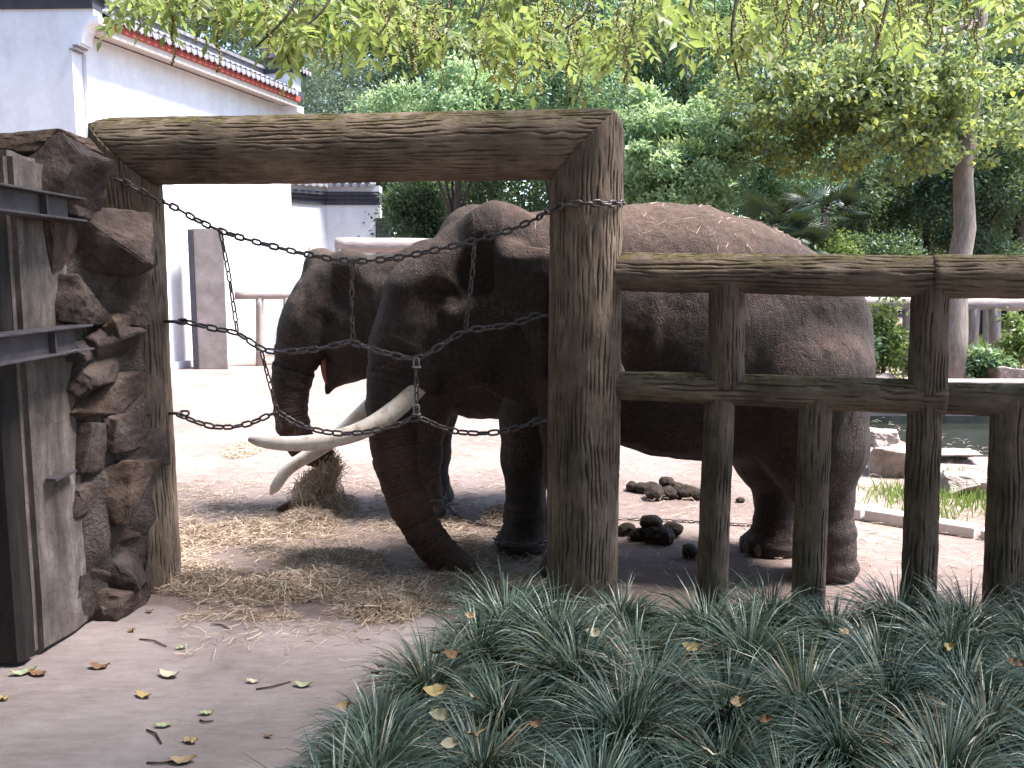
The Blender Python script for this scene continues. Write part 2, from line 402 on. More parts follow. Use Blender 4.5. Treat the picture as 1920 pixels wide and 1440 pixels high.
# ------------------------------------------------------------------ ground, path, pond
PX0, PX1, PY0, PY1 = 4.75, 14.0, 9.7, 12.6       # pond opening
def grid_quads(xs, ys, skip=None, z=0.0):
    vs = [(x, y, z) for y in ys for x in xs]; fs = []
    for j in range(len(ys) - 1):
        for i in range(len(xs) - 1):
            if skip and skip(.5 * (xs[i] + xs[i + 1]), .5 * (ys[j] + ys[j + 1])): continue
            k = j * len(xs) + i; fs.append((k, k + 1, k + 1 + len(xs), k + len(xs)))
    return vs, fs
v, f = grid_quads([-160, -20, -6, 0, PX0, PX1, 30, 160], [-60, -6, 2, 6, PY0, PY1, 30, 160],
                  lambda x, y: PX0 < x < PX1 and PY0 < y < PY1)
tag(link('ground', mesh_np('ground', v, f), M['dirt']), 'pinkish brown trodden dirt of the yard', 'ground', kind='structure')
# concrete path in front of the gate, ragged far edge
pts = [(-9, -6), (6, -6), (6, 5.0), (2.5, 4.98), (.5, 5.05)]
rs = random.Random(4)
pts += [(x, 5.0 + rs.uniform(-.09, .09)) for x in np.linspace(.3, -1.95, 16)] + [(-2.1, 5.2), (-2.6, 5.2), (-9, 5.2)]
v = [(x, y, .004) for x, y in pts]
tag(link('path', mesh_np('path', v, [tuple(range(len(v)))]), M['path']), 'grey pinkish concrete path before the gate', 'path', kind='structure')
mb = MB()
mb.add([(PX0, PY0, 0), (PX1, PY0, 0), (PX1, PY1, 0), (PX0, PY1, 0), (PX0, PY0, -.7), (PX1, PY0, -.7), (PX1, PY1, -.7), (PX0, PY1, -.7)],
       [(0, 4, 5, 1), (1, 5, 6, 2), (2, 6, 7, 3), (3, 7, 4, 0), (4, 7, 6, 5)])
tag(link('pond_basin', mb.mesh('pond_basin'), M['basin']), 'dark lining of the sunken pond', 'pond', kind='structure')
tag(link('water', mesh_np('water', [(PX0, PY0, -.1), (PX1, PY0, -.1), (PX1, PY1, -.1), (PX0, PY1, -.1)], [(0, 1, 2, 3)]), M['water']),
    'still dark green water of the pond', 'water', kind='structure')
mb = MB(); mb.box(PX0 - .2, PX1, PY1 + .004, PY1 + .3, -.3, .42)
mb.box(PX0 - .2, PX1, PY1 - .05, PY1 + .36, .42, .5)
tag(link('pond_wall', mb.mesh('pond_wall', bevel=.02), M['grey_conc']), 'low grey concrete wall along the far side of the pond', 'wall')

# ------------------------------------------------------------------ white house on the left
hc = Vector((-7.94, 16.6, 0)); he = Vector((.2545, .9671, 0)).normalized(); hi = Vector((-he.y, he.x, 0))   # along, inward
HM = Matrix(((he.x, hi.x, 0, hc.x), (he.y, hi.y, 0, hc.y), (0, 0, .967, 0), (0, 0, 0, 1)))
HL = 7.55
house = empty('white_house', hc, 'white plastered house with dark tiled eave and red fascia', 'house')
link('side_wall', MB().box(.36, HL, 0, 5, 0, 6.62, HM).mesh('side_wall'), M['plaster'], house)
fe = Vector((-1, .03, 0)).normalized(); fi = Vector((.03, 1, 0)).normalized()
FM = Matrix(((-fe.x, fi.x, 0, hc.x), (-fe.y, fi.y, 0, hc.y), (0, 0, .962, 0), (0, 0, 0, 1)))                  # x to the right along the front
prof = [(-9, 0), (0, 0), (0, 6.28), (.07, 6.28), (.07, 6.34), (.15, 6.34), (.15, 6.41), (.21, 6.41)]
prof += [(.21 + .23 * (1 - math.cos(a)), 6.41 + .36 * math.sin(a)) for a in np.linspace(0, math.pi / 2, 8)][1:]
prof += [(.52, 6.77), (.52, 6.9), (.44, 6.9), (.44, 7.02), (-9, 7.02)]
FX = FM @ Matrix(((1, 0, 0, 0), (0, 0, 1, 0), (0, 1, 0, 0), (0, 0, 0, 1)))
link('front_wall', MB().prism(prof, 0, .36, FX).mesh('front_wall'), M['plaster'], house)
link('front_band', MB().box(-9, .45, -.05, .42, 7.022, 7.25, FM).box(-9, .52, -.12, .48, 7.25, 7.34, FM).mesh('front_band'), M['dark_band'], house)
for k in range(2):
    link('corbel_tile', MB().box(-.02 + .07 * k, .075 + .08 * k, -.06, .3, 6.275 + .062 * k, 6.30 + .062 * k, FM).mesh('corbel_tile'), M['roof_tile'], house)
link('plinth', MB().box(.4, 3.35, -.1, -.003, 0, .16, HM).box(4.35, HL + .03, -.1, -.003, 0, .16, HM).mesh('plinth'), M['plaster'], house)
link('soffit', MB().box(.37, HL, -.40, -.004, 6.64, 6.69, HM).box(.37, HL, -.46, -.403, 6.57, 6.72, HM).mesh('soffit'), M['cream'], house)
link('fascia', MB().box(.37, HL + .05, -.52, -.465, 6.71, 6.85, HM).mesh('fascia'), M['red'], house)
def tile_row(L, slope, r=.08, pitch=.21):
    "one row of cover tiles running up the slope with its pan and hanging drip tongue; local -y is outward"
    mb = MB(); nseg = 6; steps = max(2, int(L / .22))
    c, s = math.cos(slope), math.sin(slope)
    for j in range(steps):                                   # overlapping short barrels
        y0, y1 = j * L / steps, (j + 1) * L / steps + .02
        vs = []
        for y, rr in ((y0, r), (y1, r * .86)):
            for k in range(nseg + 1):
                a = math.pi * k / nseg
                vs.append((rr * math.cos(a), y * c - rr * math.sin(a) * s, y * s + rr * math.sin(a) * c + .01))
        mb.add(vs, [(k, k + 1, nseg + 2 + k, nseg + 1 + k) for k in range(nseg)])
    d = [(r * 1.05 * math.cos(a), -.012, .02 + r * 1.05 * math.sin(a)) for a in np.linspace(0, 2 * math.pi, 12, endpoint=False)]
    mb.add(d + [(x, .012, z) for x, _, z in d], [tuple(range(12))[::-1]] + [(k, (k + 1) % 12, 12 + (k + 1) % 12, 12 + k) for k in range(12)])
    h = pitch / 2                                            # pan between this cover and the next
    mb.add([(0, 0, .0), (pitch, 0, .0), (pitch, L * c, L * s), (0, L * c, L * s)], [(0, 1, 2, 3)])
    t = [(.02, -.02, .03), (pitch - .02, -.02, .03), (pitch * .82, -.03, -.05), (h, -.035, -.105), (pitch * .18, -.03, -.05)]
    mb.add(t + [(x, y + .02, z) for x, y, z in t], [(0, 4, 3, 2, 1)] + [(k, (k + 1) % 5, 5 + (k + 1) % 5, 5 + k) for k in range(5)])
    return mb.mesh('roof_tile')
tm = tile_row(1.25, R(24)); hq = HM.to_quaternion()
roof = link('roof', MB().box(.37, HL + .05, -.45, 2.2, 6.85, 6.88, HM).mesh('roof_deck'), M['roof_tile'], house)
rows = int((HL - .45) / .21)
for k in range(rows):
    sub('roof_tile', tm, M['roof_tile'], roof, HM @ Vector((.46 + .21 * k, -.56, 6.9)), hq)
link('ridge', MB().box(.37, HL + .1, .50, .85, 7.12, 7.60, HM).box(.37, HL + .14, .44, .91, 7.6, 7.68, HM).mesh('ridge'), M['roof_tile'], house)
link('rear_roof', MB().add([HM @ Vector(p) for p in ((.37, .86, 7.4), (HL, .86, 7.4), (HL, 4.9, 6.63), (.37, 4.9, 6.63), (.37, .86, 6.9), (HL, .86, 6.9))], [(0, 1, 2, 3), (1, 5, 2), (0, 3, 4)]).mesh('rear_roof'), M['roof_tile'], house)
# far end of the eave: end wall with its own small coping
endp = [(-.12, 5.9), (-.12, 6.0), (-.25, 6.1), (-.33, 6.35), (-.46, 6.45), (-.46, 6.62), (0, 6.62), (0, 5.9)]
EM = HM @ Matrix(((0, 0, 1, 0), (1, 0, 0, 0), (0, 1, 0, 0), (0, 0, 0, 1)))
link('end_bracket', MB().prism(endp, HL - .02, HL + .32, EM).mesh('end_bracket'), M['plaster'], house)
link('end_wall', MB().box(HL + .003, HL + .35, .0, 5, 0, 6.6, HM).box(HL + .05, HL + .5, -.3, 1.6, 7.05, 7.5, HM).mesh('end_wall'), M['plaster'], house)
link('end_band', MB().box(HL + .0, HL + .55, -.36, 1.7, 6.84, 7.05, HM).box(HL + .0, HL + .62, -.42, 1.7, 7.5, 7.6, HM).mesh('end_band'), M['dark_band'], house)
tm2 = tile_row(.7, R(28), .07, .2)
for k in range(4):
    sub('roof_tile', tm2, M['roof_tile'], house, (HM @ Vector((HL + .0 + .18 * k, -.48, 7.6))) - hc, hq)
link('end_cap', MB().box(HL - .05, HL + .7, .1, .5, 7.9, 8.2, HM).mesh('end_cap'), M['roof_tile'], house)
# concrete door pier standing out from the wall
A = U(372, 688, 19.0); A.z = 0; Bp = U(428, 688, 19.0)
pr = empty('concrete_pier', A, 'tall grey brown concrete slab standing against the white house wall', 'pier')
z1 = U(395, 428, A.y).z
link('slab', MB().prism([(A.x, A.y), (Bp.x, A.y), (Bp.x - .05, A.y + .16), (A.x - .1, A.y + .5)], 0, z1).mesh('slab', bevel=.015), M['grey_conc'], pr)
link('edge_strip', MB().box(A.x - .10, A.x - .004, A.y - .03, A.y + .25, 0, z1 - .02).mesh('edge_strip'), M['dark_band'], pr)

# ------------------------------------------------------------------ garden wall with tile coping behind the house
g0, g1, g2 = Vector((-7.6, 24.9, 0)), Vector((-5.55, 27.0, 0)), Vector((-3.95, 27.0, 0))
gw = empty('garden_wall', g1, 'lavender white garden wall with dark cornice and tiled coping', 'wall')
tm3 = tile_row(.45, R(26), .085, .24)
for a, b in ((g0, g1), (g1, g2)):
    d = (b - a).normalized(); i = Vector((-d.y, d.x, 0)); L = (b - a).length
    WMx = Matrix(((d.x, i.x, 0, a.x), (d.y, i.y, 0, a.y), (0, 0, 1, 0), (0, 0, 0, 1)))
    link('wall', MB().box(0, L, 0, .4, 0, 4.1, WMx).mesh('wall'), M['plaster'], gw)
    link('cornice', MB().box(0, L, -.05, .45, 4.1, 4.27, WMx).box(0, L, -.10, .5, 4.27, 4.38, WMx).box(0, L, -.15, .55, 4.38, 4.48, WMx).mesh('cornice'), M['dark_band'], gw)
    link('coping', MB().box(0, L, -.08, .48, 4.482, 4.66, WMx).mesh('coping'), M['plaster'], gw)
    link('ridge', MB().box(0, L, .12, .3, 4.82, 5.0, WMx).mesh('ridge'), M['roof_tile'], gw)
    for k in range(int(L / .24)):
        sub('roof_tile', tm3, M['roof_tile'], gw, WMx @ Vector((.06 + .24 * k, -.2, 4.68)) - gw.location, WMx.to_quaternion())
mb = MB()
for k in range(6): mb.box(g2.x + .004 - .1 + .0, g2.x + .28 - .09 * (k % 2) + .02 * k, g2.y - .25 - .02 * k, g2.y + .4, .62 * k, .62 * k + .6)
link('stepped_end', mb.mesh('stepped_end'), M['dark_band'], gw)
bw = empty('back_wall', (-3.0, 30, 0), 'plain grey wall half hidden behind dark shrubs', 'wall')
link('wall', MB().box(-3.6, 5.0, 30, 30.3, 0, 4.05).mesh('wall'), M['grey_conc'], bw)
link('coping', MB().box(-3.7, 5.1, 29.92, 30.38, 4.052, 4.2).mesh('coping'), M['kerb'], bw)

# ------------------------------------------------------------------ bark-textured concrete logs
def log_mesh(name, p0, p1, r0, r1, seed, segs=48, step=.03, wob=.03, knots=(), clip=(), rnd=None, caps=True, furrow=True):
    "log along local z; returns mesh and world matrix; clip = planes (point, normal) in world space, the outer side is cut off"
    p0, p1 = Vector(p0), Vector(p1); L = (p1 - p0).length
    q = (p1 - p0).to_track_quat('Z', 'Y'); Mx = Matrix.Translation(p0) @ q.to_matrix().to_4x4()
    nz = max(3, int(L / step) + 1); rg = np.random.RandomState(seed)
    th = np.linspace(0, 2 * np.pi, segs, endpoint=False); z = np.linspace(0, L, nz)
    T, Z = np.meshgrid(th, z); rr = r0 + (r1 - r0) * Z / L
    P = np.stack([np.cos(T) * 1.6, np.sin(T) * 1.6, Z * 1.1], -1).reshape(-1, 3) + seed * 3.1
    d = fbm(P * 1.0, seed, 2).reshape(T.shape) * wob
    rr = rr * (1 + d)
    gr_ = np.zeros(T.shape)
    if furrow:
        cnt = max(8, int(round(2 * np.pi * r0 / .027))); X3 = np.stack([np.cos(T) * r0, np.sin(T) * r0, Z], -1).reshape(-1, 3)
        ph = cnt * T + 4.0 * fbm(X3 * np.array((9, 9, 2.2)) + seed * 1.7, seed, 3).reshape(T.shape) + 1.6 * vnoise(X3 * np.array((40, 40, 14)) + seed, seed + 3).reshape(T.shape)
        keep = np.clip(.55 + 1.9 * fbm(X3 * np.array((22, 22, 9.0)) + seed * 2.3, seed + 11, 2).reshape(T.shape), 0, 1)
        gr_ = np.clip((np.sin(ph) - .58) / .32, 0, 1) * keep
        rr = rr - gr_ * .0075 + .0035 * vnoise(X3 * np.array((38, 38, 16)) + seed, seed + 6).reshape(T.shape)
    for (kz, ka, kr, kh) in knots:
        da = (T - ka + np.pi) % (2 * np.pi) - np.pi
        rr = rr + kh * np.exp(-((Z - kz) ** 2 + (da * r0) ** 2) / kr ** 2)
    V = np.stack([np.cos(T) * rr, np.sin(T) * rr, Z], -1).reshape(-1, 3)
    F = []
    for j in range(nz - 1):
        for k in range(segs):
            k2 = (k + 1) % segs; F.append((j * segs + k, j * segs + k2, (j + 1) * segs + k2, (j + 1) * segs + k))
    if caps: F += [tuple(range(segs))[::-1], tuple((nz - 1) * segs + k for k in range(segs))]
    me = mesh_np(name, V, F, True, {'groove': gr_.ravel()})
    if clip or rnd:
        bm = bmesh.new(); bm.from_mesh(me); inv = Mx.inverted()
        for pt, no in clip:
            lp = inv @ Vector(pt); ln = inv.to_3x3() @ Vector(no)
            g = bm.verts[:] + bm.edges[:] + bm.faces[:]
            r = bmesh.ops.bisect_plane(bm, geom=g, plane_co=lp, plane_no=ln, clear_outer=True)
            ed = [e for e in r['geom_cut'] if isinstance(e, bmesh.types.BMEdge)]
            if ed: bmesh.ops.holes_fill(bm, edges=ed, sides=0)
        if rnd:
            for vtx in bm.verts: vtx.co = inv @ rnd(Mx @ vtx.co)
        bm.to_mesh(me); bm.free()
        me.polygons.foreach_set('use_smooth', [len(p.vertices) < 6 for p in me.polygons])
    return me, Mx
def log(parent, name, p0, p1, r0, r1, seed, mat=None, **kw):
    me, Mx = log_mesh(name, p0, p1, r0, r1, seed, **kw)
    me.materials.append(mat or M['log'])
    return sub(name, me, None, parent, Mx.translation - parent.location, Mx.to_quaternion())

def log_thin(*a, **kw): return log(*a, mat=M['log_thin'], **kw)
# the gate
YL, YR = 5.6, 5.25
gl = Vector((U(252, 620, YL).x, YL, 0)); gr = Vector((U(1097, 620, YR).x, YR, 0)); RL, RR = .205, .212
tl = Vector((gl.x, gl.y, U(250, 284, YL).z)); tr = Vector((gr.x, gr.y, U(1097, 271, YR).z))
gate = empty('log_gate_frame', (gl + gr) / 2, 'tall gate frame of thick bark textured concrete logs', 'gate frame')
ud = (tr - tl).normalized()
def rounder(corner, out, r, rr):
    def fn(p):
        d = p - corner; u = d.dot(out) - (r - rr); w = d.z - (r - rr)
        if u > 0 and w > 0:
            h = math.hypot(u, w)
            if h > rr: k = rr / h; p = p + out * (u * k - u) + Vector((0, 0, w * k - w))
        return p
    return fn
nl = Vector((-ud.x, -ud.y, -ud.z)); rl, rrn = rounder(tl, nl, RL, .195), rounder(tr, ud, RR, .17)
mL = (nl + Vector((0, 0, -1))).normalized()      # mitre planes
log(gate, 'post', gl, tl + Vector((0, 0, .3)), RL * 1.03, RL, 3, knots=((2.36 - 0, .2, .08, .05), (1.3, 0, .05, .03)), clip=[(tl, Vector((0, 0, 1)) - nl)], rnd=rl, segs=300)
log(gate, 'post', gr, tr + Vector((0, 0, .3)), RR * 1.02, RR, 8, knots=((1.42, math.pi, .05, .03), (2.25, 4.2, .06, -.012)), clip=[(tr, Vector((0, 0, 1)) - ud)], rnd=rrn, segs=300)
log(gate, 'crossbar', tl - ud * .3, tr + ud * .3, RL * .98, RR * .95, 5, clip=[(tl, nl - Vector((0, 0, 1))), (tr, ud - Vector((0, 0, 1)))], rnd=lambda p: rrn(rl(p)), segs=300)

# the fence to the right of the gate
FA, FB = (gr.x + .15, gr.y - .04), (2.75, 4.72)
fd = Vector((FB[0] - FA[0], FB[1] - FA[1], 0)).normalized()
fence = empty('log_fence', (1.7, 5.0, 0), 'near fence of bark textured concrete logs right of the gate', 'fence')
def FP(px, py): return on_line(px, py, FA, FB)
pa, pb = FP(1150, 510), FP(1745, 519); pc = pb + fd * 2.2
log_thin(fence, 'top_rail', pa, pb + fd * .03, .108, .113, 21, segs=150, wob=.05)
log_thin(fence, 'top_rail', pb - fd * .0, pc, .117, .11, 22, segs=150, wob=.05)
pa, pb = FP(1140, 722), FP(1748, 746); pc = pb + fd * 2.2
log_thin(fence, 'middle_rail', pa, pb + fd * .06, .083, .10, 23, segs=150, wob=.06)
log_thin(fence, 'middle_rail', pb, pc, .088, .095, 24, segs=150, wob=.06, knots=((.45, 2.6, .03, .025),))
for px0, y0, px1, y1, r, sd in ((1362, 728, 1362, 522, .102, 31), (1738, 740, 1746, 524, .102, 32)):
    log_thin(fence, 'upper_post', FP(px0, y0), FP(px1, y1), r, r * .96, sd, segs=140, wob=.05, knots=((.36, 3.3, .04, .03),))
for px0, px1, r, sd in ((1333, 1350, .092, 33), (1515, 1530, .096, 34), (1724, 1735, .094, 35), (1884, 1893, .098, 36), (2050, 2060, .095, 37)):
    a = FP(px0, 1130); a.z = 0; b = FP(px1, 745); log_thin(fence, 'lower_post', (b.x + (a.x - b.x) * 1.0, b.y, 0), b, r, r * .93, sd, segs=140, wob=.05)

# ------------------------------------------------------------------ stone wall, pier and steel at the left
def stone_mesh(name, sx, sy, sz, seed, cuts=16, sub_=3, rough=.03, bev=.03):
    "angular quarried stone: hull of scattered points with worn edges"
    rg = np.random.RandomState(seed); bm = bmesh.new()
    for k in range(cuts):
        d = rg.normal(size=3); d = np.sign(d) * np.abs(d / np.abs(d).max()) ** .5 * rg.uniform(.82, 1.08)
        bm.verts.new(d)
    r = bmesh.ops.convex_hull(bm, input=bm.verts[:])
    bmesh.ops.delete(bm, geom=list({g for g in r['geom_interior'] + r['geom_unused'] if isinstance(g, bmesh.types.BMVert)}), context='VERTS')
    bmesh.ops.dissolve_limit(bm, angle_limit=.22, verts=bm.verts[:], edges=bm.edges[:])
    bmesh.ops.bevel(bm, geom=bm.edges[:], offset=bev, segments=2, affect='EDGES', clamp_overlap=True)
    bmesh.ops.triangulate(bm, faces=bm.faces[:])
    for k in range(sub_ + 1):
        big = [e for e in bm.edges if e.calc_length() > .2]
        if not big: break
        bmesh.ops.subdivide_edges(bm, edges=big, cuts=1); bmesh.ops.triangulate(bm, faces=[f for f in bm.faces if len(f.verts) > 3])
    V = np.array([v.co[:] for v in bm.verts])
    V = V * (1 + rough * 1.6 * fbm(V * 1.9 + seed, seed, 3) + rough * vnoise(V * 7 + seed, seed + 2))[:, None]
    V *= np.array([sx, sy, sz]) / 2 / np.abs(V).max(0)
    for v, c in zip(bm.verts, V): v.co = c
    bmesh.ops.recalc_face_normals(bm, faces=bm.faces[:])
    me = bm_mesh(name, bm, True); me.set_sharp_from_angle(angle=.38)
    return me
sw = empty('stone_wall', (-2.6, 5.1, 0), 'rough wall of large brown stones beside the gate', 'wall')
def rough_prism(name, pts, z1, amp, seed, cell=.09):
    bm = bmesh.new(); face = bm.faces.new([bm.verts.new((x, y, 0)) for x, y in pts])
    r = bmesh.ops.extrude_face_region(bm, geom=[face]); bmesh.ops.translate(bm, verts=[g for g in r['geom'] if isinstance(g, bmesh.types.BMVert)], vec=(0, 0, z1))
    bmesh.ops.triangulate(bm, faces=bm.faces[:])
    for k in range(6):
        big = [e for e in bm.edges if e.calc_length() > cell]
        if not big: break
        bmesh.ops.subdivide_edges(bm, edges=big, cuts=1); bmesh.ops.triangulate(bm, faces=[f for f in bm.faces if len(f.verts) > 3])
    bmesh.ops.recalc_face_normals(bm, faces=bm.faces[:]); bm.normal_update()
    V = np.array([v.co[:] for v in bm.verts]); d = amp * fbm(V * 5 + seed, seed, 3)
    for v, k in zip(bm.verts, d): v.co += v.normal * float(k)
    return bm_mesh(name, bm, True)
link('mortar_core', rough_prism('mortar_core', [(-2.46, 4.9), (-2.37, 5.08), (-2.25, 5.34), (-2.55, 5.42), (-3.4, 5.5), (-3.4, 4.9)], 2.3, .05, 3), M['mortar'], sw)
stones = [(170, 392, 70, 45), (236, 452, 158, 104), (147, 478, 42, 140), (172, 565, 92, 88), (242, 548, 66, 112), (256, 612, 44, 54), (167, 640, 78, 66),
          (240, 664, 80, 92), (190, 700, 80, 66), (180, 762, 88, 84), (250, 738, 60, 66), (258, 806, 66, 66), (197, 842, 94, 112), (257, 926, 112, 118),
          (178, 930, 56, 66), (208, 985, 76, 90), (166, 1012, 60, 110), (270, 1045, 84, 104), (214, 1078, 96, 92), (172, 1120, 64, 90), (246, 1122, 104, 66), (285, 975, 40, 60), (280, 850, 40, 70)]
for i, (px, py, w, h) in enumerate(stones):
    Y = 4.86 + (px - 145) / 155 * .46; c = U(px - 6 - 8 * (px > 220), py, Y); k = c.y / FPX * 1.02
    r = random.Random(i)
    link('stone', stone_mesh('stone', w * k * 1.20, .46 + r.uniform(-.06, .08), h * k * 1.20, 50 + i), M['stone'], sw, c + Vector((-.085 - .04 * (i % 3 == 0), .05, 0)),
         Quaternion((0, 0, 1), r.uniform(-.5, .2)) @ Quaternion((0, 1, 0), r.uniform(-.12, .12)))
c = U(132, 326, 4.93)
link('cap_stone', stone_mesh('cap_stone', .25, .55, .38, 7, 12), M['stone'], sw, c, Quaternion((0, 1, 0), .42) @ Quaternion((0, 0, 1), -.25))
c = U(60, 275, 5.05)
link('cap_stone', stone_mesh('cap_stone', .70, .6, .16, 12, 14), M['stone'], sw, c, Quaternion((0, 1, 0), .04))
link('cap_stone', stone_mesh('cap_stone', .9, .6, .17, 13, 14), M['stone'], sw, U(-170, 268, 5.15))
# concrete pier
pz = U(100, 292, 4.65).z
pier = empty('concrete_pillar', (-2.7, 4.7, 0), 'streaked grey concrete pillar with mossy top beside the stone wall', 'pillar')
def pier_mesh():
    bm = bmesh.new()
    pts = [(-3.35, 4.46), (-2.475, 4.46), (-2.44, 4.90), (-2.47, 4.96), (-3.35, 4.96)]
    bot = [bm.verts.new((x, y, 0)) for x, y in pts]; face = bm.faces.new(bot)
    r = bmesh.ops.extrude_face_region(bm, geom=[face]); top = [g for g in r['geom'] if isinstance(g, bmesh.types.BMVert)]
    bmesh.ops.translate(bm, verts=top, vec=(0, 0, pz))
    bmesh.ops.subdivide_edges(bm, edges=[e for e in bm.edges], cuts=7, use_grid_fill=True)
    bmesh.ops.bevel(bm, geom=[e for e in bm.edges if len(e.link_faces) == 2 and e.calc_face_angle() > .6], offset=.03, segments=2, affect='EDGES')
    V = np.array([v.co[:] for v in bm.verts]); d = fbm(V * 6, 5, 3)
    for v, k in zip(bm.verts, d): v.co += v.normal * float(k) * .012
    bmesh.ops.recalc_face_normals(bm, faces=bm.faces[:])
    return bm_mesh('pillar_body', bm, False)
link('body', pier_mesh(), M['pier'], pier)
link('strap', MB().box(-2.455, -2.40, 4.57, 4.80, U(95, 893, 4.65).z - .01, U(95, 893, 4.65).z + .005).mesh('strap'), M['steel'], pier)
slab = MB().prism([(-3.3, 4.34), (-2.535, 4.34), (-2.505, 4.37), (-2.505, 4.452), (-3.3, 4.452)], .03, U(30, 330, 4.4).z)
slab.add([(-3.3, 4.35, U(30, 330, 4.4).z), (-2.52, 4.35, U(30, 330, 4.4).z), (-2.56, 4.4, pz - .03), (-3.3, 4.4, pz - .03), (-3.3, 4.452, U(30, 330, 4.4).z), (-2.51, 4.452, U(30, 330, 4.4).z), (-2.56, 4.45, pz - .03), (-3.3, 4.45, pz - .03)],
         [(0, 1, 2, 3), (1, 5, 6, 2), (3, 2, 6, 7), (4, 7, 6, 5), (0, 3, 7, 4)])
tag(link('dark_slab', slab.mesh('dark_slab'), M['dark_door']), 'blackish weathered slab on the front of the concrete pillar', 'slab')  # near-black slab covering the pillar's front face
def beam(name, z, hh, label, hook):
    b = empty(name, (-2.36, 4.3, z), label, 'steel beam')
    x0, x1, y0, y1, t = -2.43, -2.30, 3.3, 4.86, .012
    link('top_flange', MB().box(x0, x1, y0, y1 + .02, z + hh - t, z + hh).mesh('flange', bevel=.003), M['steel'], b)
    link('bottom_flange', MB().box(x0, x1, y0, y1 + .02, z - hh, z - hh + t).mesh('flange', bevel=.003), M['steel'], b)
    link('web', MB().box((x0 + x1) / 2 - .008, (x0 + x1) / 2 + .008, y0, y1 - .08, z - hh + t, z + hh - t).mesh('web'), M['steel'], b)
    link('joint_plate', MB().box((x0 + x1) / 2 + .009, x1 - .02, 4.50, 4.512, z - hh + t, z + hh - t).mesh('joint_plate'), M['steel'], b)
    if hook:
        link('hook', MB().tube([(x1 - .01, 4.55, z - hh - .004), (x1 + .03, 4.6, z - hh + .02), (x1 + .045, 4.66, z - hh - .01), (x1 + .02, 4.7, z - hh - .035)], .008, 6).mesh('hook', True), M['steel'], b)
    return b
beam('steel_beam', U(70, 385, 4.55).z, .064, 'upper rusty steel beam bolted along the concrete pillar', False)
beam('steel_beam', U(70, 640, 4.55).z, .070, 'lower steel beam with a hook along the concrete pillar', True)

# ------------------------------------------------------------------ far log fences
def far_log(parent, name, a, b, r, sd): return log(parent, name, a, b, r, r * .95, sd, mat=M['far_log'], segs=16, step=.25, wob=.06, furrow=False)
FR0, FR1 = (2.6, 18.6), (12.0, 17.6)
ff = empty('far_log_fence', (7.5, 18.2, 0), 'pale log fence beyond the pond on the right', 'fence')
far_log(ff, 'rail', on_line(1560, 569, FR0, FR1), on_line(2000, 571, FR0, FR1), .13, 41)
for i, px in enumerate((1640, 1697, 1744, 1820, 1868, 1935)):
    p = on_line(px, 690, FR0, FR1); q = on_line(px + (8 if i % 2 else -3), 572, FR0, FR1); far_log(ff, 'post', (p.x, p.y, 0), q, .115, 42 + i)
fb = empty('rear_log_fence', (11, 23, 0), 'second pale log fence standing farther back in the grass', 'fence')
RA, RB = (6.0, 23.5), (15.0, 22.5)
far_log(fb, 'rail', on_line(1600, 566, RA, RB), on_line(1990, 566, RA, RB), .12, 51)
for i, px in enumerate((1622, 1672, 1780, 1806, 1852, 1899)):
    p = on_line(px, 640, RA, RB); far_log(fb, 'post', (p.x, p.y, 0), on_line(px, 568, RA, RB), .11, 52 + i)
lf = empty('side_log_fence', (-5.4, 20, 0), 'pale log fence in front of the white house wall end', 'fence')
LA, LB = (-6.1, 19.6), (-3.6, 20.4)
far_log(lf, 'rail', on_line(440, 553, LA, LB), on_line(640, 553, LA, LB), .10, 61)
for i, px in enumerate((487, 538, 585, 636)):
    p = on_line(px, 680, LA, LB); far_log(lf, 'post', (p.x, p.y, 0), on_line(px, 553 if px != 585 else 462, LA, LB), .09, 62 + i)
fg = empty('far_log_gate', (-2.6, 20.5, 0), 'far log gate frame with a pink sunlit crossbar behind the elephants', 'gate frame')
a, b = U(640, 459, 20.5), U(905, 462, 20.5)
far_log(fg, 'crossbar', a - Vector((.12, 0, 0)), b + Vector((.12, 0, 0)), .17, 71)
for i, p in enumerate((a, b)): far_log(fg, 'post', (p.x, p.y + .01, 0), p - Vector((0, 0, .05)), .16, 72 + i)

# ------------------------------------------------------------------ kerb and rocks
kb = empty('white_kerb', G(1700, 988), 'white stone kerb line across the yard on the right', 'kerb')
ka, kc = G(1440, 945), G(2010, 1034); kd = (kc - ka); kl = kd.length; kd.normalize(); kq = kd.to_track_quat('X', 'Z')
for k in range(int(kl / .42)):
    r = random.Random(k); L = .2 + r.uniform(-.015, .005)
    p = ka + kd * (.42 * k + .2)
    link('kerb_block', MB().box(-L, L, -.08, .08, 0, .07 + r.uniform(0, .03)).mesh('kerb_block', bevel=.012), M['kerb'], kb, p, kq @ Quaternion((0, 0, 1), r.uniform(-.04, .04)))
def rock(px, py, w, h, d, seed, label):
    p = G(px, py); k = p.y / FPX
    o = link('rock', stone_mesh('rock', w * k, d, h * k, seed, 14, 3, .05), M['rock'], None, p + Vector((0, d * .3, h * k * .38)), Quaternion((0, 0, 1), random.Random(seed).uniform(-.3, .3)))
    return tag(o, label, 'rock', 'rocks around the pond')
rock(1672, 893, 80, 66, .55, 201, 'brown block shaped rock behind the fence by the elephant rump')
rock(1662, 838, 70, 40, .6, 202, 'flat pale rock just behind the brown block shaped rock')
rock(1818, 934, 118, 50, .6, 203, 'low broad rock with dark underside beside the pond')
rock(1800, 868, 95, 26, .5, 204, 'thin flat slab of rock at the near pond edge')
rock(1905, 722, 90, 44, .8, 205, 'pink sunlit rock on the right beyond the pond')
rock(1668, 722, 60, 24, .6, 206, 'small pale rock beyond the pond near the elephant rump')
rock(1620, 728, 50, 22, .5, 207, 'small grey rock almost hidden behind the elephant rump')
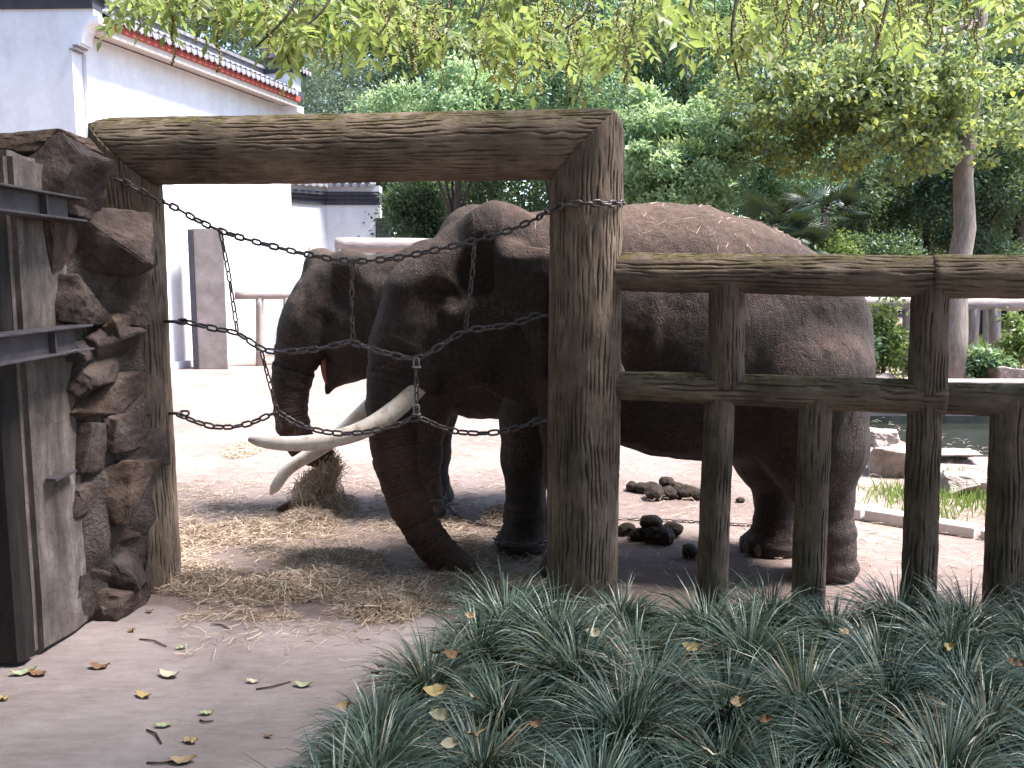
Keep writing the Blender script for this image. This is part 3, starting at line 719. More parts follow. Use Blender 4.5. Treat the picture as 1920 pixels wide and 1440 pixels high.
rock(1775, 716, 60, 18, .5, 208, 'small flat rock at the foot of the grey tree')

# ------------------------------------------------------------------ elephants: one continuous skin each, from blended volumes
class Field:
    def __init__(s, lo, hi, h):
        s.lo = np.array(lo, np.float32); s.h = h
        n = np.ceil((np.array(hi) - np.array(lo)) / h).astype(int) + 1; s.n = n
        s.ax = [(s.lo[i] + h * np.arange(n[i])).astype(np.float32) for i in range(3)]
        s.F = np.full(n, 1.0, np.float32)
    def region(s, lo, hi):
        sl = []
        for i in range(3):
            a = max(0, int((lo[i] - s.lo[i]) / s.h)); b = min(s.n[i], int((hi[i] - s.lo[i]) / s.h) + 2)
            if b <= a: return None, None
            sl.append(slice(a, b))
        X, Y, Z = np.meshgrid(*[s.ax[i][sl[i]] for i in range(3)], indexing='ij', sparse=True)
        return tuple(sl), (X, Y, Z)
    def smin(s, sl, d, k):
        f = s.F[sl]
        if k <= 0: s.F[sl] = np.minimum(f, d); return
        hh = np.maximum(k - np.abs(f - d), 0) / k; s.F[sl] = np.minimum(f, d) - hh * hh * k * .25
    def cone(s, a, b, ra, rb, k=.05, sy=1.0, cy=None):
        "round cone; sy < 1 squeezes it across the body about y = cy"
        a, b = np.array(a, float), np.array(b, float)
        cy = .5 * (a[1] + b[1]) if cy is None else cy
        m = max(ra, rb) + k + .06
        sl, g = s.region(np.minimum(a, b) - m, np.maximum(a, b) + m)
        if sl is None: return
        X, Y, Z = g; Y = (Y - cy) / sy + cy
        a = a.copy(); b = b.copy(); a[1] = (a[1] - cy) / sy + cy; b[1] = (b[1] - cy) / sy + cy
        ba = b - a; l2 = max(ba @ ba, 1e-9)
        t = np.clip(((X - a[0]) * ba[0] + (Y - a[1]) * ba[1] + (Z - a[2]) * ba[2]) / l2, 0, 1)
        d = np.sqrt((X - a[0] - t * ba[0]) ** 2 + (Y - a[1] - t * ba[1]) ** 2 + (Z - a[2] - t * ba[2]) ** 2) - (ra + t * (rb - ra))
        if sy < 1: d = d * (.5 + .5 * sy)
        s.smin(sl, d, k)
    def ball(s, c, r, k=.05, cut=False):
        "ellipsoid; cut = scoop it out instead"
        r = np.array(r if hasattr(r, '__len__') else (r, r, r), float); c = np.array(c, float)
        sl, g = s.region(c - r - k - .05, c + r + k + .05)
        if sl is None: return
        X, Y, Z = g
        q = np.sqrt(((X - c[0]) / r[0]) ** 2 + ((Y - c[1]) / r[1]) ** 2 + ((Z - c[2]) / r[2]) ** 2)
        d = (q - 1) * r.min()
        if cut:
            f = s.F[sl]; hh = np.maximum(k - np.abs(-f - d), 0) / k
            s.F[sl] = -(np.minimum(-f, d) - hh * hh * k * .25)
        else: s.smin(sl, d, k)
    def chain(s, pts, k=.05, sy=1.0):
        for (a, ra), (b, rb) in zip(pts[:-1], pts[1:]): s.cone(a, b, ra, rb, k, sy)
    def sheet(s, outline, ysurf, t, k=.03):
        "thin flap: outline in (x,z), its middle surface y = ysurf(x,z)"
        P = np.array(outline, float); lo, hi = P.min(0) - .15, P.max(0) + .15
        sl, g = s.region((lo[0], -99, lo[1]), (hi[0], 99, hi[1]))
        X, Y, Z = g
        x2, z2 = X[:, 0, 0][:, None], Z[0, 0, :][None, :]
        d2 = np.full((x2.shape[0], z2.shape[1]), 9e9); ins = np.zeros(d2.shape, bool)
        for i in range(len(P)):
            a, b = P[i], P[(i + 1) % len(P)]; e = b - a
            tt = np.clip(((x2 - a[0]) * e[0] + (z2 - a[1]) * e[1]) / (e @ e), 0, 1)
            d2 = np.minimum(d2, (x2 - a[0] - tt * e[0]) ** 2 + (z2 - a[1] - tt * e[1]) ** 2)
            cnd = (a[1] > z2) != (b[1] > z2)
            with np.errstate(divide='ignore', invalid='ignore'):
                xc = a[0] + (z2 - a[1]) / (b[1] - a[1] + 1e-12) * e[0]
            ins ^= cnd & (x2 < xc)
        dd = np.sqrt(d2) * np.where(ins, -1, 1)
        ys = ysurf(x2, z2)
        w = np.maximum(np.stack(np.broadcast_arrays(dd[:, None, :] + .02, np.abs(Y - ys[:, None, :]) - t * np.clip(.8 - dd[:, None, :] * 3, .8, 1.3))).max(0), -9)
        s.smin(sl, w.astype(np.float32), k)
    def mesh(s, ground=0.0):
        z = s.ax[2][None, None, :]; s.F = np.maximum(s.F, (ground - z))
        F = s.F; n = F.shape; neg = F < 0
        cnt = np.zeros([k - 1 for k in n], np.int8); acc = np.zeros([k - 1 for k in n] + [3], np.float32)
        cross = []
        for ax in range(3):
            s0 = [slice(None)] * 3; s1 = [slice(None)] * 3; s0[ax] = slice(0, -1); s1[ax] = slice(1, None)
            a, b = F[tuple(s0)], F[tuple(s1)]; mk = neg[tuple(s0)] != neg[tuple(s1)]
            idx = np.argwhere(mk); av, bv = a[mk], b[mk]; t = av / (av - bv)
            pos = idx.astype(np.float32); pos[:, ax] += t
            o = [k for k in range(3) if k != ax]
            cross.append((ax, idx, neg[tuple(s0)][mk]))
            for d0 in (0, 1):
                for d1 in (0, 1):
                    c = idx.copy(); c[:, o[0]] -= d0; c[:, o[1]] -= d1
                    ok = (c >= 0).all(1) & (c < np.array(cnt.shape)).all(1); c = c[ok]
                    np.add.at(cnt, tuple(c.T), 1); np.add.at(acc, tuple(c.T), pos[ok])
        act = cnt > 0; vid = np.full(cnt.shape, -1, np.int64); vid[act] = np.arange(act.sum())
        V = acc[act] / cnt[act][:, None] * s.h + s.lo
        Q = []
        for ax, idx, ng in cross:
            o = [(ax + 1) % 3, (ax + 2) % 3]
            ok = (idx[:, o[0]] > 0) & (idx[:, o[1]] > 0) & (idx[:, o[0]] < n[o[0]] - 1) & (idx[:, o[1]] < n[o[1]] - 1)
            idx, ng = idx[ok], ng[ok]; q = []
            for d0, d1 in ((1, 1), (0, 1), (0, 0), (1, 0)):
                c = idx.copy(); c[:, o[0]] -= d0; c[:, o[1]] -= d1; q.append(vid[tuple(c.T)])
            q = np.stack(q, 1); q[~ng] = q[~ng][:, ::-1]; Q.append(q)
        return V, np.vstack(Q)
def relax(V, Q, it=3, lam=.5):
    n = len(V); e = np.vstack([Q[:, [0, 1]], Q[:, [1, 2]], Q[:, [2, 3]], Q[:, [3, 0]]])
    deg = np.bincount(e[:, 0], minlength=n) + np.bincount(e[:, 1], minlength=n)
    for k in range(it):
        S = np.zeros_like(V)
        for c in range(3): S[:, c] = np.bincount(e[:, 0], V[e[:, 1], c], n) + np.bincount(e[:, 1], V[e[:, 0], c], n)
        V = V + lam * (S / np.maximum(deg, 1)[:, None] - V)
    return V
def trunk_attrs(V, path, radii):
    "arc length along the trunk and how much a point belongs to it"
    P = np.array(path); R_ = np.array(radii); s = 0; best = np.full(len(V), 9e9); ring = np.zeros(len(V)); rad = np.zeros(len(V))
    for i in range(len(P) - 1):
        e = P[i + 1] - P[i]; L = np.linalg.norm(e)
        t = np.clip((V - P[i]) @ e / L ** 2, 0, 1); d = np.linalg.norm(V - P[i] - t[:, None] * e, axis=1)
        r = R_[i] + t * (R_[i + 1] - R_[i]); q = d / r
        b = q < best; best[b] = q[b]; ring[b] = s + t[b] * L; s += L
    m = np.clip((1.45 - best) / .35, 0, 1) * np.clip(ring / .25, 0, 1)
    return ring, m
def normals(V, Q):
    n = np.cross(V[Q[:, 2]] - V[Q[:, 0]], V[Q[:, 3]] - V[Q[:, 1]]); N = np.zeros_like(V)
    for k in range(4):
        for c in range(3): N[:, c] += np.bincount(Q[:, k], n[:, c], len(V))
    return N / np.maximum(np.linalg.norm(N, axis=1), 1e-9)[:, None]

def elephant(Yc, h, lo, hi, spec):
    F = Field(lo, hi, h)
    def P(px, py, dy=0.0): return np.array(U(px, py, Yc + dy))
    def Rr(r, dy=0.0): return r * (Yc + dy) / FPX * 1.0
    return F, P, Rr

def finish(name, F, trunk, trad, mat, parent, dusty_fn, seed, eye=None):
    V, Q = F.mesh(.0); V = relax(V, Q, 3)
    N = normals(V, Q)
    amp = .006 * fbm(V * 7, seed, 3) + .008 * vnoise(V * 3.1, seed + 9)
    ring, tm = trunk_attrs(V, trunk, trad)
    # saggy vertical folds on flanks and legs, rings on the trunk
    amp += .006 * vnoise(np.stack([V[:, 0] * 16, V[:, 1] * 16, V[:, 2] * 2.5], 1) + seed, seed + 2) * (1 - tm)
    amp += .009 * np.exp(-((V[:, 2] - .22) / .2) ** 2) * vnoise(np.stack([V[:, 2] * 30, V[:, 0] * 3, V[:, 1] * 3], 1), seed + 6) * (1 - tm)
    amp += .008 * tm * vnoise(np.stack([ring * 34, V[:, 1] * 3, V[:, 0] * 0], 1), seed + 4)
    if eye is not None:
        dq = np.linalg.norm((V - eye) * np.array((1, .6, 1.25)), axis=1)
        amp += .0045 * np.sin(dq * 2 * np.pi / .03 + vnoise(V * 9, 3)) * np.exp(-(dq / .11) ** 2) * (dq > .03)
    amp *= np.clip(V[:, 2] / .06, 0, 1)
    V = V + N * amp[:, None]
    me = mesh_np(name, V - np.array(parent.location), Q, True, {'ring': ring, 'trunk': tm, 'dusty': dusty_fn(V)})
    return sub(name, me, mat, parent)

def build_bull():
    Yc = 6.02
    F, P, Rr = elephant(Yc, .0165, (-1.35, 5.1, -.05), (2.75, 6.85, 2.65), None)
    root = empty('elephant', P(1250, 1085) * np.array((1, 1, 0)), 'large tusked bull elephant standing nearest behind the gate', 'elephant', 'elephants in the yard')
    # torso, squeezed across
    T = [(1085, 580, 180), (1180, 610, 214), (1270, 625, 231), (1360, 640, 223), (1440, 655, 192)]
    for a, b in zip(T[:-1], T[1:]): F.cone(P(a[0], a[1]), P(b[0], b[1]), Rr(a[2]), Rr(b[2]), .06, .74, Yc)
    F.chain([(P(1060, 442), Rr(42)), (P(1230, 442), Rr(44)), (P(1330, 462), Rr(44)), (P(1410, 505), Rr(44)), (P(1490, 555), Rr(46))], .14)    # spine
    F.ball(P(1505, 600, -.26), (Rr(110), .26, Rr(95)), .12); F.ball(P(1500, 600, .26), (Rr(110), .26, Rr(95)), .12)   # haunches
    F.cone(P(1090, 560), P(985, 530), Rr(165), Rr(118), .12, .72, Yc)             # neck
    F.cone(P(1010, 690), P(940, 715), Rr(75), Rr(30), .1)                        # slack throat
    # legs: far then near
    def leg(pts, dy, flare):
        L = [(P(x, y, d), Rr(r, d)) for x, y, r, d in pts]
        F.chain(L, .07)
    leg([(1035, 690, 92, .2), (995, 790, 56, .27), (985, 860, 44, .29), (986, 960, 40, .29), (980, 1018, 42, .29), (977, 1048, 48, .29)], .3, 0)
    F.ball(P(976, 1062, .28) * np.array((1, 1, 0)) + np.array((0, 0, .06)), (.19, .19, .085), .05)
    leg([(1095, 680, 112, -.22), (1076, 790, 62, -.27), (1070, 880, 48, -.28), (1072, 970, 45, -.28), (1070, 1040, 46, -.28)], -.3, 0)
    F.ball(P(1066, 1070, -.28) * np.array((1, 1, 0)) + np.array((-.01, 0, .06)), (.195, .19, .09), .05)
    leg([(1455, 740, 128, .2), (1450, 840, 82, .25), (1462, 920, 48, .27), (1458, 990, 44, .27), (1447, 1040, 52, .27)], .3, 0)
    F.ball(P(1440, 1066, .27) * np.array((1, 1, 0)) + np.array((0, 0, .06)), (.21, .19, .09), .05)
    leg([(1490, 720, 148, -.2), (1525, 840, 98, -.24), (1546, 925, 53, -.26), (1549, 1000, 50, -.26), (1550, 1050, 54, -.26)], -.3, 0)
    F.ball(P(1550, 1080, -.26) * np.array((1, 1, 0)) + np.array((.0, 0, .06)), (.20, .19, .09), .05)
    F.cone(P(1395, 800, .0), P(1440, 860, .1), Rr(60), Rr(40), .12)               # flank fold
    # head, turned a little to the viewer
    F.cone(P(985, 530), P(885, 545, -.03), Rr(118), Rr(108), .1, .8, Yc)
    F.ball(P(890, 448, .10), (Rr(68), .17, Rr(65)), .08)                          # far dome
    F.ball(P(936, 452, -.13), (Rr(78), .18, Rr(72)), .03)                         # near dome
    F.cone(P(900, 500), P(800, 556, -.05), Rr(92), Rr(80), .06, .85, Yc - .03)    # forehead
    F.cone(P(835, 500, -.16), P(770, 545, -.17), Rr(34), Rr(36), .07)             # brow ridge
    F.ball(P(878, 628, -.12), (Rr(82), .2, Rr(88)), .1)                           # cheeks
    F.ball(P(860, 628, .12), (Rr(82), .2, Rr(88)), .1)
    F.cone(P(868, 680), P(822, 728, -.02), Rr(62), Rr(20), .06)                   # lower jaw and lip
    F.cone(P(822, 630, -.15), P(796, 702, -.19), Rr(52), Rr(34), .06)             # tusk sheaths
    F.cone(P(770, 640, .14), P(738, 735, .16), Rr(46), Rr(30), .06)
    F.ball(P(905, 515, -.37), (Rr(55), .17, Rr(46)), .08, True); F.ball(P(900, 512, .37), (Rr(50), .13, Rr(42)), .08, True)                   # temple hollows
    F.ball(P(822, 568, -.335), (Rr(46), .125, Rr(34)), .05, True); F.ball(P(800, 640, -.36), (Rr(30), .06, Rr(50)), .06, True)
    F.cone(P(798, 558, -.236), P(848, 560, -.25), Rr(8), Rr(8), .012); F.cone(P(802, 580, -.236), P(844, 578, -.248), Rr(6), Rr(6), .012); F.cone(P(850, 590, -.27), P(930, 580, -.30), Rr(20), Rr(22), .07)            # upper lid
    tp = [(788, 590, 74, -.05), (765, 640, 69, -.06), (750, 690, 59, -.08), (738, 745, 50, -.10), (736, 800, 46, -.12), (745, 868, 42, -.15), (766, 938, 38.5, -.18), (797, 1002, 35, -.20), (836, 1048, 31, -.21), (872, 1072, 28, -.21)]
    S = spline([(*P(x, y, d), Rr(r, d)) for x, y, r, d in tp], 30)
    for i in range(len(S) - 1): F.cone(S[i, :3], S[i + 1, :3], S[i, 3], S[i + 1, 3], .025)
    F.ball(S[-1, :3] + np.array((.035, 0, -.01)), (.055, .05, .05), .03)
    F.ball(S[-1, :3] + np.array((.10, 0, -.015)), (.045, .028, .03), .02, True)
    # ears
    ear = [(938, 478), (975, 452), (1030, 462), (1085, 492), (1128, 548), (1140, 610), (1122, 672), (1075, 722), (1030, 730), (1000, 690), (975, 630), (948, 570)]
    for sgn in (-1, 1):
        ol = [tuple(P(x, y, .38 * sgn)[[0, 2]]) for x, y in ear]; x0 = P(940, 560, .38 * sgn)[0]; ztop = P(0, 455, .38 * sgn)[2]
        F.sheet(ol, lambda x, z, x0=x0, sgn=sgn, zt=ztop: Yc + sgn * (.38 + .17 * np.clip((x - x0) / .25, 0, 1) - .12 * np.clip((x - x0 - .30) / .4, 0, 1) + .012 * np.sin((z * 19) + x * 11) - .09 * np.clip(1 - (zt - z) / .09, 0, 1)) + 0 * z, .03, .04)
        F.cone(P(950, 478, .34 * sgn), P(955, 600, .34 * sgn), Rr(22), Rr(20), .08)
    # tail
    S2 = spline([(*P(1600, 590, .05), .06), (*P(1618, 660, .10), .035), (*P(1612, 760, .14), .028), (*P(1590, 860, .14), .022), (*P(1575, 930, .12), .026)], 12)
    for i in range(11): F.cone(S2[i, :3], S2[i + 1, :3], S2[i, 3], S2[i + 1, 3], .02)
    zb = P(0, 560)[2]
    body = finish('body', F, S[:, :3], S[:, 3], M['bull_skin'], root, lambda V: np.clip((V[:, 0] - P(880, 0)[0]) / .35, .35, 1), 11, P(822, 567, -.28))
    # tusks
    def tusk(pts, r0):
        p = spline(pts, 26); t = np.linspace(0, 1, 26)
        mb = MB().tube([tuple(q) for q in p], list(r0 * (1 - .45 * t ** 1.3) * np.where(t > .93, np.sqrt(np.clip(1 - ((t - .93) / .075) ** 2, .02, 1)), 1)), 16)
        me = mb.mesh('tusk', True); me.transform(Matrix.Translation(-root.location)); sub('tusk', me, M['ivory'], root)
    tusk([P(840, 668, -.08), P(790, 716, -.185), P(738, 770, -.27), P(680, 806, -.34), P(610, 826, -.40), P(540, 832, -.42), P(466, 824, -.42)], Rr(20.5))
    tusk([P(770, 690, .10), P(690, 768, .20), P(640, 812, .24), P(585, 850, .27), P(540, 880, .28), P(508, 926, .28)], Rr(19))
    # eyes, toenails, straw on the back
    for sgn in (-1, 1):
        b = bmesh.new(); bmesh.ops.create_uvsphere(b, u_segments=12, v_segments=8, radius=.04)
        sub('eye', bm_mesh('eye', b, True), M['eye'], root, Vector(P(822, 568, .212 * sgn)) - root.location)
    for fx, fy, dd, rx in ((976, 1062, .28, .19), (1066, 1070, -.28, .195), (1440, 1066, .27, .21), (1550, 1080, -.26, .20)):
        c = P(fx, fy, dd) * np.array((1, 1, 0))
        for a in (-2.75, -2.2, 2.75, 2.2, math.pi):
            b = bmesh.new(); bmesh.ops.create_uvsphere(b, u_segments=8, v_segments=6, radius=1)
            bmesh.ops.scale(b, verts=b.verts, vec=(.018, .036, .05))
            sub('toenail', bm_mesh('toenail', b, True), M['nail'], root, Vector(c + np.array((math.cos(a) * (rx - .012), math.sin(a) * .175, .05))) - root.location, Quaternion((0, 0, 1), a))
    return root, body, P, F

def build_cow():
    Yc = 7.45
    F, P, Rr = elephant(Yc, .02, (-2.25, 6.6, -.05), (1.45, 8.3, 2.5), None)
    root = empty('elephant', P(950, 975) * np.array((1, 1, 0)), 'tuskless elephant with open mouth feeding on hay behind the bull', 'elephant', 'elephants in the yard')
    T = [(815, 600, 142), (900, 622, 160), (990, 628, 158), (1075, 630, 138)]
    for a, b in zip(T[:-1], T[1:]): F.cone(P(a[0], a[1]), P(b[0], b[1]), Rr(a[2]), Rr(b[2]), .06, .76, Yc)
    F.cone(P(800, 480), P(980, 486), Rr(26), Rr(28), .1)
    F.cone(P(815, 590), P(715, 570), Rr(120), Rr(86), .1, .75, Yc)
    def leg(pts):
        F.chain([(P(x, y, d), Rr(r, d)) for x, y, r, d in pts], .07)
    leg([(822, 690, 72, -.18), (806, 780, 36, -.22), (800, 850, 28, -.23), (800, 925, 26, -.23), (803, 950, 29, -.23)])
    F.ball(P(803, 962, -.23) * np.array((1, 1, 0)) + np.array((0, 0, .06)), (.155, .15, .08), .04)
    leg([(828, 690, 72, .18), (818, 780, 36, .22), (815, 850, 28, .23), (815, 915, 26, .23), (817, 930, 29, .23)])
    F.ball(P(817, 940, .23) * np.array((1, 1, 0)) + np.array((0, 0, .06)), (.155, .15, .08), .04)
    leg([(1090, 690, 98, -.18), (1096, 790, 60, -.2), (1104, 860, 36, -.22), (1102, 950, 36, -.22)])
    F.ball(P(1100, 962, -.22) * np.array((1, 1, 0)) + np.array((0, 0, .06)), (.17, .16, .08), .04)
    leg([(1080, 690, 98, .18), (1086, 790, 60, .2), (1092, 850, 36, .22), (1090, 925, 36, .22)])
    F.ball(P(1090, 940, .22) * np.array((1, 1, 0)) + np.array((0, 0, .06)), (.17, .16, .08), .04)
    F.cone(P(720, 565), P(655, 560), Rr(88), Rr(76), .08, .85, Yc)
    F.ball(P(602, 502, .11), (Rr(34), .14, Rr(37)), .05)
    F.ball(P(655, 512, -.12), (Rr(46), .16, Rr(43)), .05)
    F.cone(P(645, 540), P(596, 566), Rr(66), Rr(52), .06, .85, Yc)
    F.cone(P(620, 525, -.17), P(572, 605, -.16), Rr(24), Rr(28), .035)            # brow ridges
    F.cone(P(590, 520, .13), P(556, 590, .12), Rr(22), Rr(28), .05)
    F.ball(P(668, 622, -.10), (Rr(64), .17, Rr(72)), .08); F.ball(P(660, 622, .10), (Rr(64), .17, Rr(72)), .08)
    F.ball(P(640, 552, -.315), (Rr(32), .11, Rr(44)), .06, True); F.ball(P(606, 604, -.27), (Rr(20), .06, Rr(16)), .04, True); F.cone(P(600, 560, 0), P(575, 600, 0), Rr(10), Rr(10), .02)                  # temple
    F.cone(P(668, 675), P(632, 696), Rr(42), Rr(28), .05)
    F.cone(P(632, 698), P(613, 736), Rr(24), Rr(5), .03)
    tp = [(588, 590, 55, -.02), (570, 640, 50, -.04), (552, 690, 38, -.05), (545, 740, 32, -.06), (549, 790, 30, -.07), (566, 832, 27, -.08), (588, 852, 24, -.09), (606, 852, 23, -.10)]
    S = spline([(*P(x, y, d), Rr(r, d)) for x, y, r, d in tp], 26)
    for i in range(len(S) - 1): F.cone(S[i, :3], S[i + 1, :3], S[i, 3], S[i + 1, 3], .025)
    F.ball(P(603, 690, 0), (Rr(11), .07, Rr(34)), .03, True)                     # open mouth
    ear = [(700, 528), (728, 517), (775, 528), (815, 570), (822, 630), (800, 680), (765, 700), (735, 672), (712, 610)]
    for sgn in (-1, 1):
        ol = [tuple(P(x, y, .3 * sgn)[[0, 2]]) for x, y in ear]; x0 = P(702, 560, .3 * sgn)[0]; ztop = P(0, 520, .3 * sgn)[2]
        F.sheet(ol, lambda x, z, x0=x0, sgn=sgn, zt=ztop: Yc + sgn * (.29 + .24 * np.clip((x - x0) / .35, 0, 1) + .012 * np.sin(z * 17 + x * 9) - .07 * np.clip(1 - (zt - z) / .08, 0, 1)) + 0 * z, .03, .04)
        F.cone(P(708, 540, .28 * sgn), P(716, 620, .28 * sgn), Rr(18), Rr(16), .07)
    S2 = spline([(*P(1200, 600, .0), .05), (*P(1212, 700, .0), .03), (*P(1204, 820, .0), .022)], 8)
    for i in range(7): F.cone(S2[i, :3], S2[i + 1, :3], S2[i, 3], S2[i + 1, 3], .02)
    body = finish('body', F, S[:, :3], S[:, 3], M['cow_skin'], root, lambda V: np.clip((V[:, 0] - P(700, 0)[0]) / .3, .3, 1), 23, P(612, 600, -.23))
    # mouth lining, eyes, toenails
    b = bmesh.new(); bmesh.ops.create_uvsphere(b, u_segments=12, v_segments=10, radius=1)
    bmesh.ops.scale(b, verts=b.verts, vec=(.035, .055, .15))
    sub('mouth_lining', bm_mesh('mouth_lining', b, True), M['mouth'], root, Vector(P(609, 688, -.05)) - root.location, Quaternion((0, 1, 0), -.10))
    for sgn in (-1, 1):
        b = bmesh.new(); bmesh.ops.create_uvsphere(b, u_segments=12, v_segments=8, radius=.026)
        sub('eye', bm_mesh('eye', b, True), M['eye'], root, Vector(P(612, 600, .208 * sgn)) - root.location)
    for fx, fy, dd, rx in ((803, 962, -.23, .155), (817, 940, .23, .155), (1100, 962, -.22, .17), (1090, 940, .22, .17)):
        c = P(fx, fy, dd) * np.array((1, 1, 0))
        for a in (-2.6, 2.6, math.pi, -1.9):
            b = bmesh.new(); bmesh.ops.create_uvsphere(b, u_segments=8, v_segments=6, radius=1)
            bmesh.ops.scale(b, verts=b.verts, vec=(.016, .032, .042))
            sub('toenail', bm_mesh('toenail', b, True), M['nail'], root, Vector(c + np.array((math.cos(a) * (rx - .012), math.sin(a) * .14, .045))) - root.location, Quaternion((0, 0, 1), a))
    return root, body, P
bull, bull_body, BP, BF = build_bull()
cow, cow_body, CP = build_cow()

# ------------------------------------------------------------------ foliage
def unit(a): return a / np.maximum(np.linalg.norm(a, axis=-1, keepdims=True), 1e-9)
def leaves_mesh(name, pos, ax, nrm, L, Wd, rnd, tip=None, fold=.25, wide=.45):
    "one folded rhomb per leaf"
    ax = unit(ax); b = unit(np.cross(nrm, ax)); n = np.cross(ax, b)
    L = np.broadcast_to(L, len(pos))[:, None]; Wd = np.broadcast_to(Wd, len(pos))[:, None]
    mid = pos + ax * L * wide + n * Wd * fold
    V = np.stack([pos, mid - b * Wd / 2, pos + ax * L, mid + b * Wd / 2], 1).reshape(-1, 3)
    i = np.arange(len(pos))[:, None] * 4
    Fc = np.vstack([i + np.array([[0, 1, 2]]), i + np.array([[0, 2, 3]])])
    at = {'rnd': np.repeat(rnd, 4)}
    if tip is not None: at['tip'] = np.repeat(tip, 4)
    return mesh_np(name, V, Fc, False, at)
def crown_points(rg, c, r, nclump, per, clump_r, flat=.8, inner=.35, lower=.95):
    "leaf positions in clumps over an uneven crown: returns pos, outward direction, height in the clump"
    d = unit(rg.normal(size=(nclump, 3))); d[:, 2] = np.where(d[:, 2] < -lower, -d[:, 2] * .7, d[:, 2])
    rad = np.where(rg.rand(nclump) < inner, rg.uniform(.3, .75, nclump), rg.uniform(.78, 1.08, nclump))
    cc = np.array(c) + d * rad[:, None] * np.array(r)
    cr = clump_r * rg.uniform(.6, 1.35, nclump)
    k = rg.poisson(per, nclump).clip(20); idx = np.repeat(np.arange(nclump), k); N = len(idx)
    u = unit(rg.normal(size=(N, 3)) + d[idx] * .35 + np.array((0, 0, .25)))
    s = cr[idx] * rg.uniform(.45, 1.0, N) ** .5 * (1 + .25 * rg.normal(size=N))
    p = cc[idx] + u * s[:, None] * np.array((1, 1, flat)) + rg.normal(size=(N, 3)) * (cr[idx] * .10)[:, None]
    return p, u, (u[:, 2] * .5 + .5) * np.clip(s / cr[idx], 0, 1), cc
def limb_mesh(rg, base, top, r, cc, nl=7, lo=.45, thin=.55):
    mb = MB(); base, top = Vector(base), Vector(top)
    n = 9; pts = []
    for i in range(n):
        t = i / (n - 1); w = (r * .45) * math.sin(t * 3.1)
        pts.append(base.lerp(top, t) + Vector((rg.uniform(-1, 1), rg.uniform(-1, 1), 0)) * w * .6)
    rr = [r * (1.35 if i == 0 else 1.08 if i == 1 else 1 - .62 * i / (n - 1)) for i in range(n)]
    mb.tube(pts, rr, 10)
    for q in cc[rg.choice(len(cc), min(nl, len(cc)), False)]:
        t = rg.uniform(lo, .95); i = int(t * (n - 1)); a = pts[i]; q = Vector(q)
        m1 = a.lerp(q, .4) + Vector((0, 0, .08 * (q - a).length)); m2 = a.lerp(q, .75) + Vector((rg.uniform(-.1, .1), rg.uniform(-.1, .1), .05))
        r0 = rr[i] * thin; mb.tube([a, m1, m2, q], [r0, r0 * .7, r0 * .42, r0 * .15], 6)
    return mb
def tree(name, label, px, py, rx, ry, Y, mat, bark, seed, n=60, per=230, leaf=.13, clump=.27, base_px=None, trunk=.14, group='trees behind the yard', cat='tree', flat=.8, asp=.45, pale=.5, lean=None, drop=0.0, depth=1.0, inner=.35, limbs_=(7,)):
    rg = np.random.RandomState(seed); c = np.array(U(px, py, Y)); k = Y / FPX
    r = np.array((rx * k, min(rx, 1.2 * ry) * k * depth, ry * k)) * 1.0; per = int(per * 1.35); rx, ry = rx, ry; cl = clump * (r[0] + r[2]) / 2
    p, u, h, cc = crown_points(rg, c, r, n, per, cl, flat, inner)
    N = len(p); ax = unit(rg.normal(size=(N, 3)) + u * .7 + np.array((0, 0, -.25 - drop)))
    nr = unit(rg.normal(size=(N, 3)) * .7 + u * .5 + np.array((0, 0, .6)))
    bx = base_px if base_px is not None else px + rg.uniform(-20, 20)
    b = Vector((U(bx, 600, Y).x, Y, 0))
    o = empty(name, b, label, cat, group)
    Ls = leaf * rg.uniform(.7, 1.3, N)
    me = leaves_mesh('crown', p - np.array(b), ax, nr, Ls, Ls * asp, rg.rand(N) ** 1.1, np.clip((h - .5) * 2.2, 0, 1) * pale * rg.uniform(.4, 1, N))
    sub('crown', me, mat, o)
    tp = Vector(c) + Vector((0, 0, r[2] * .55)) if lean is None else lean
    mb = limb_mesh(rg, b, tp, trunk, cc, *limbs_); me = mb.mesh('trunk', True); me.transform(Matrix.Translation(-b)); sub('trunk', me, bark, o)
    return o

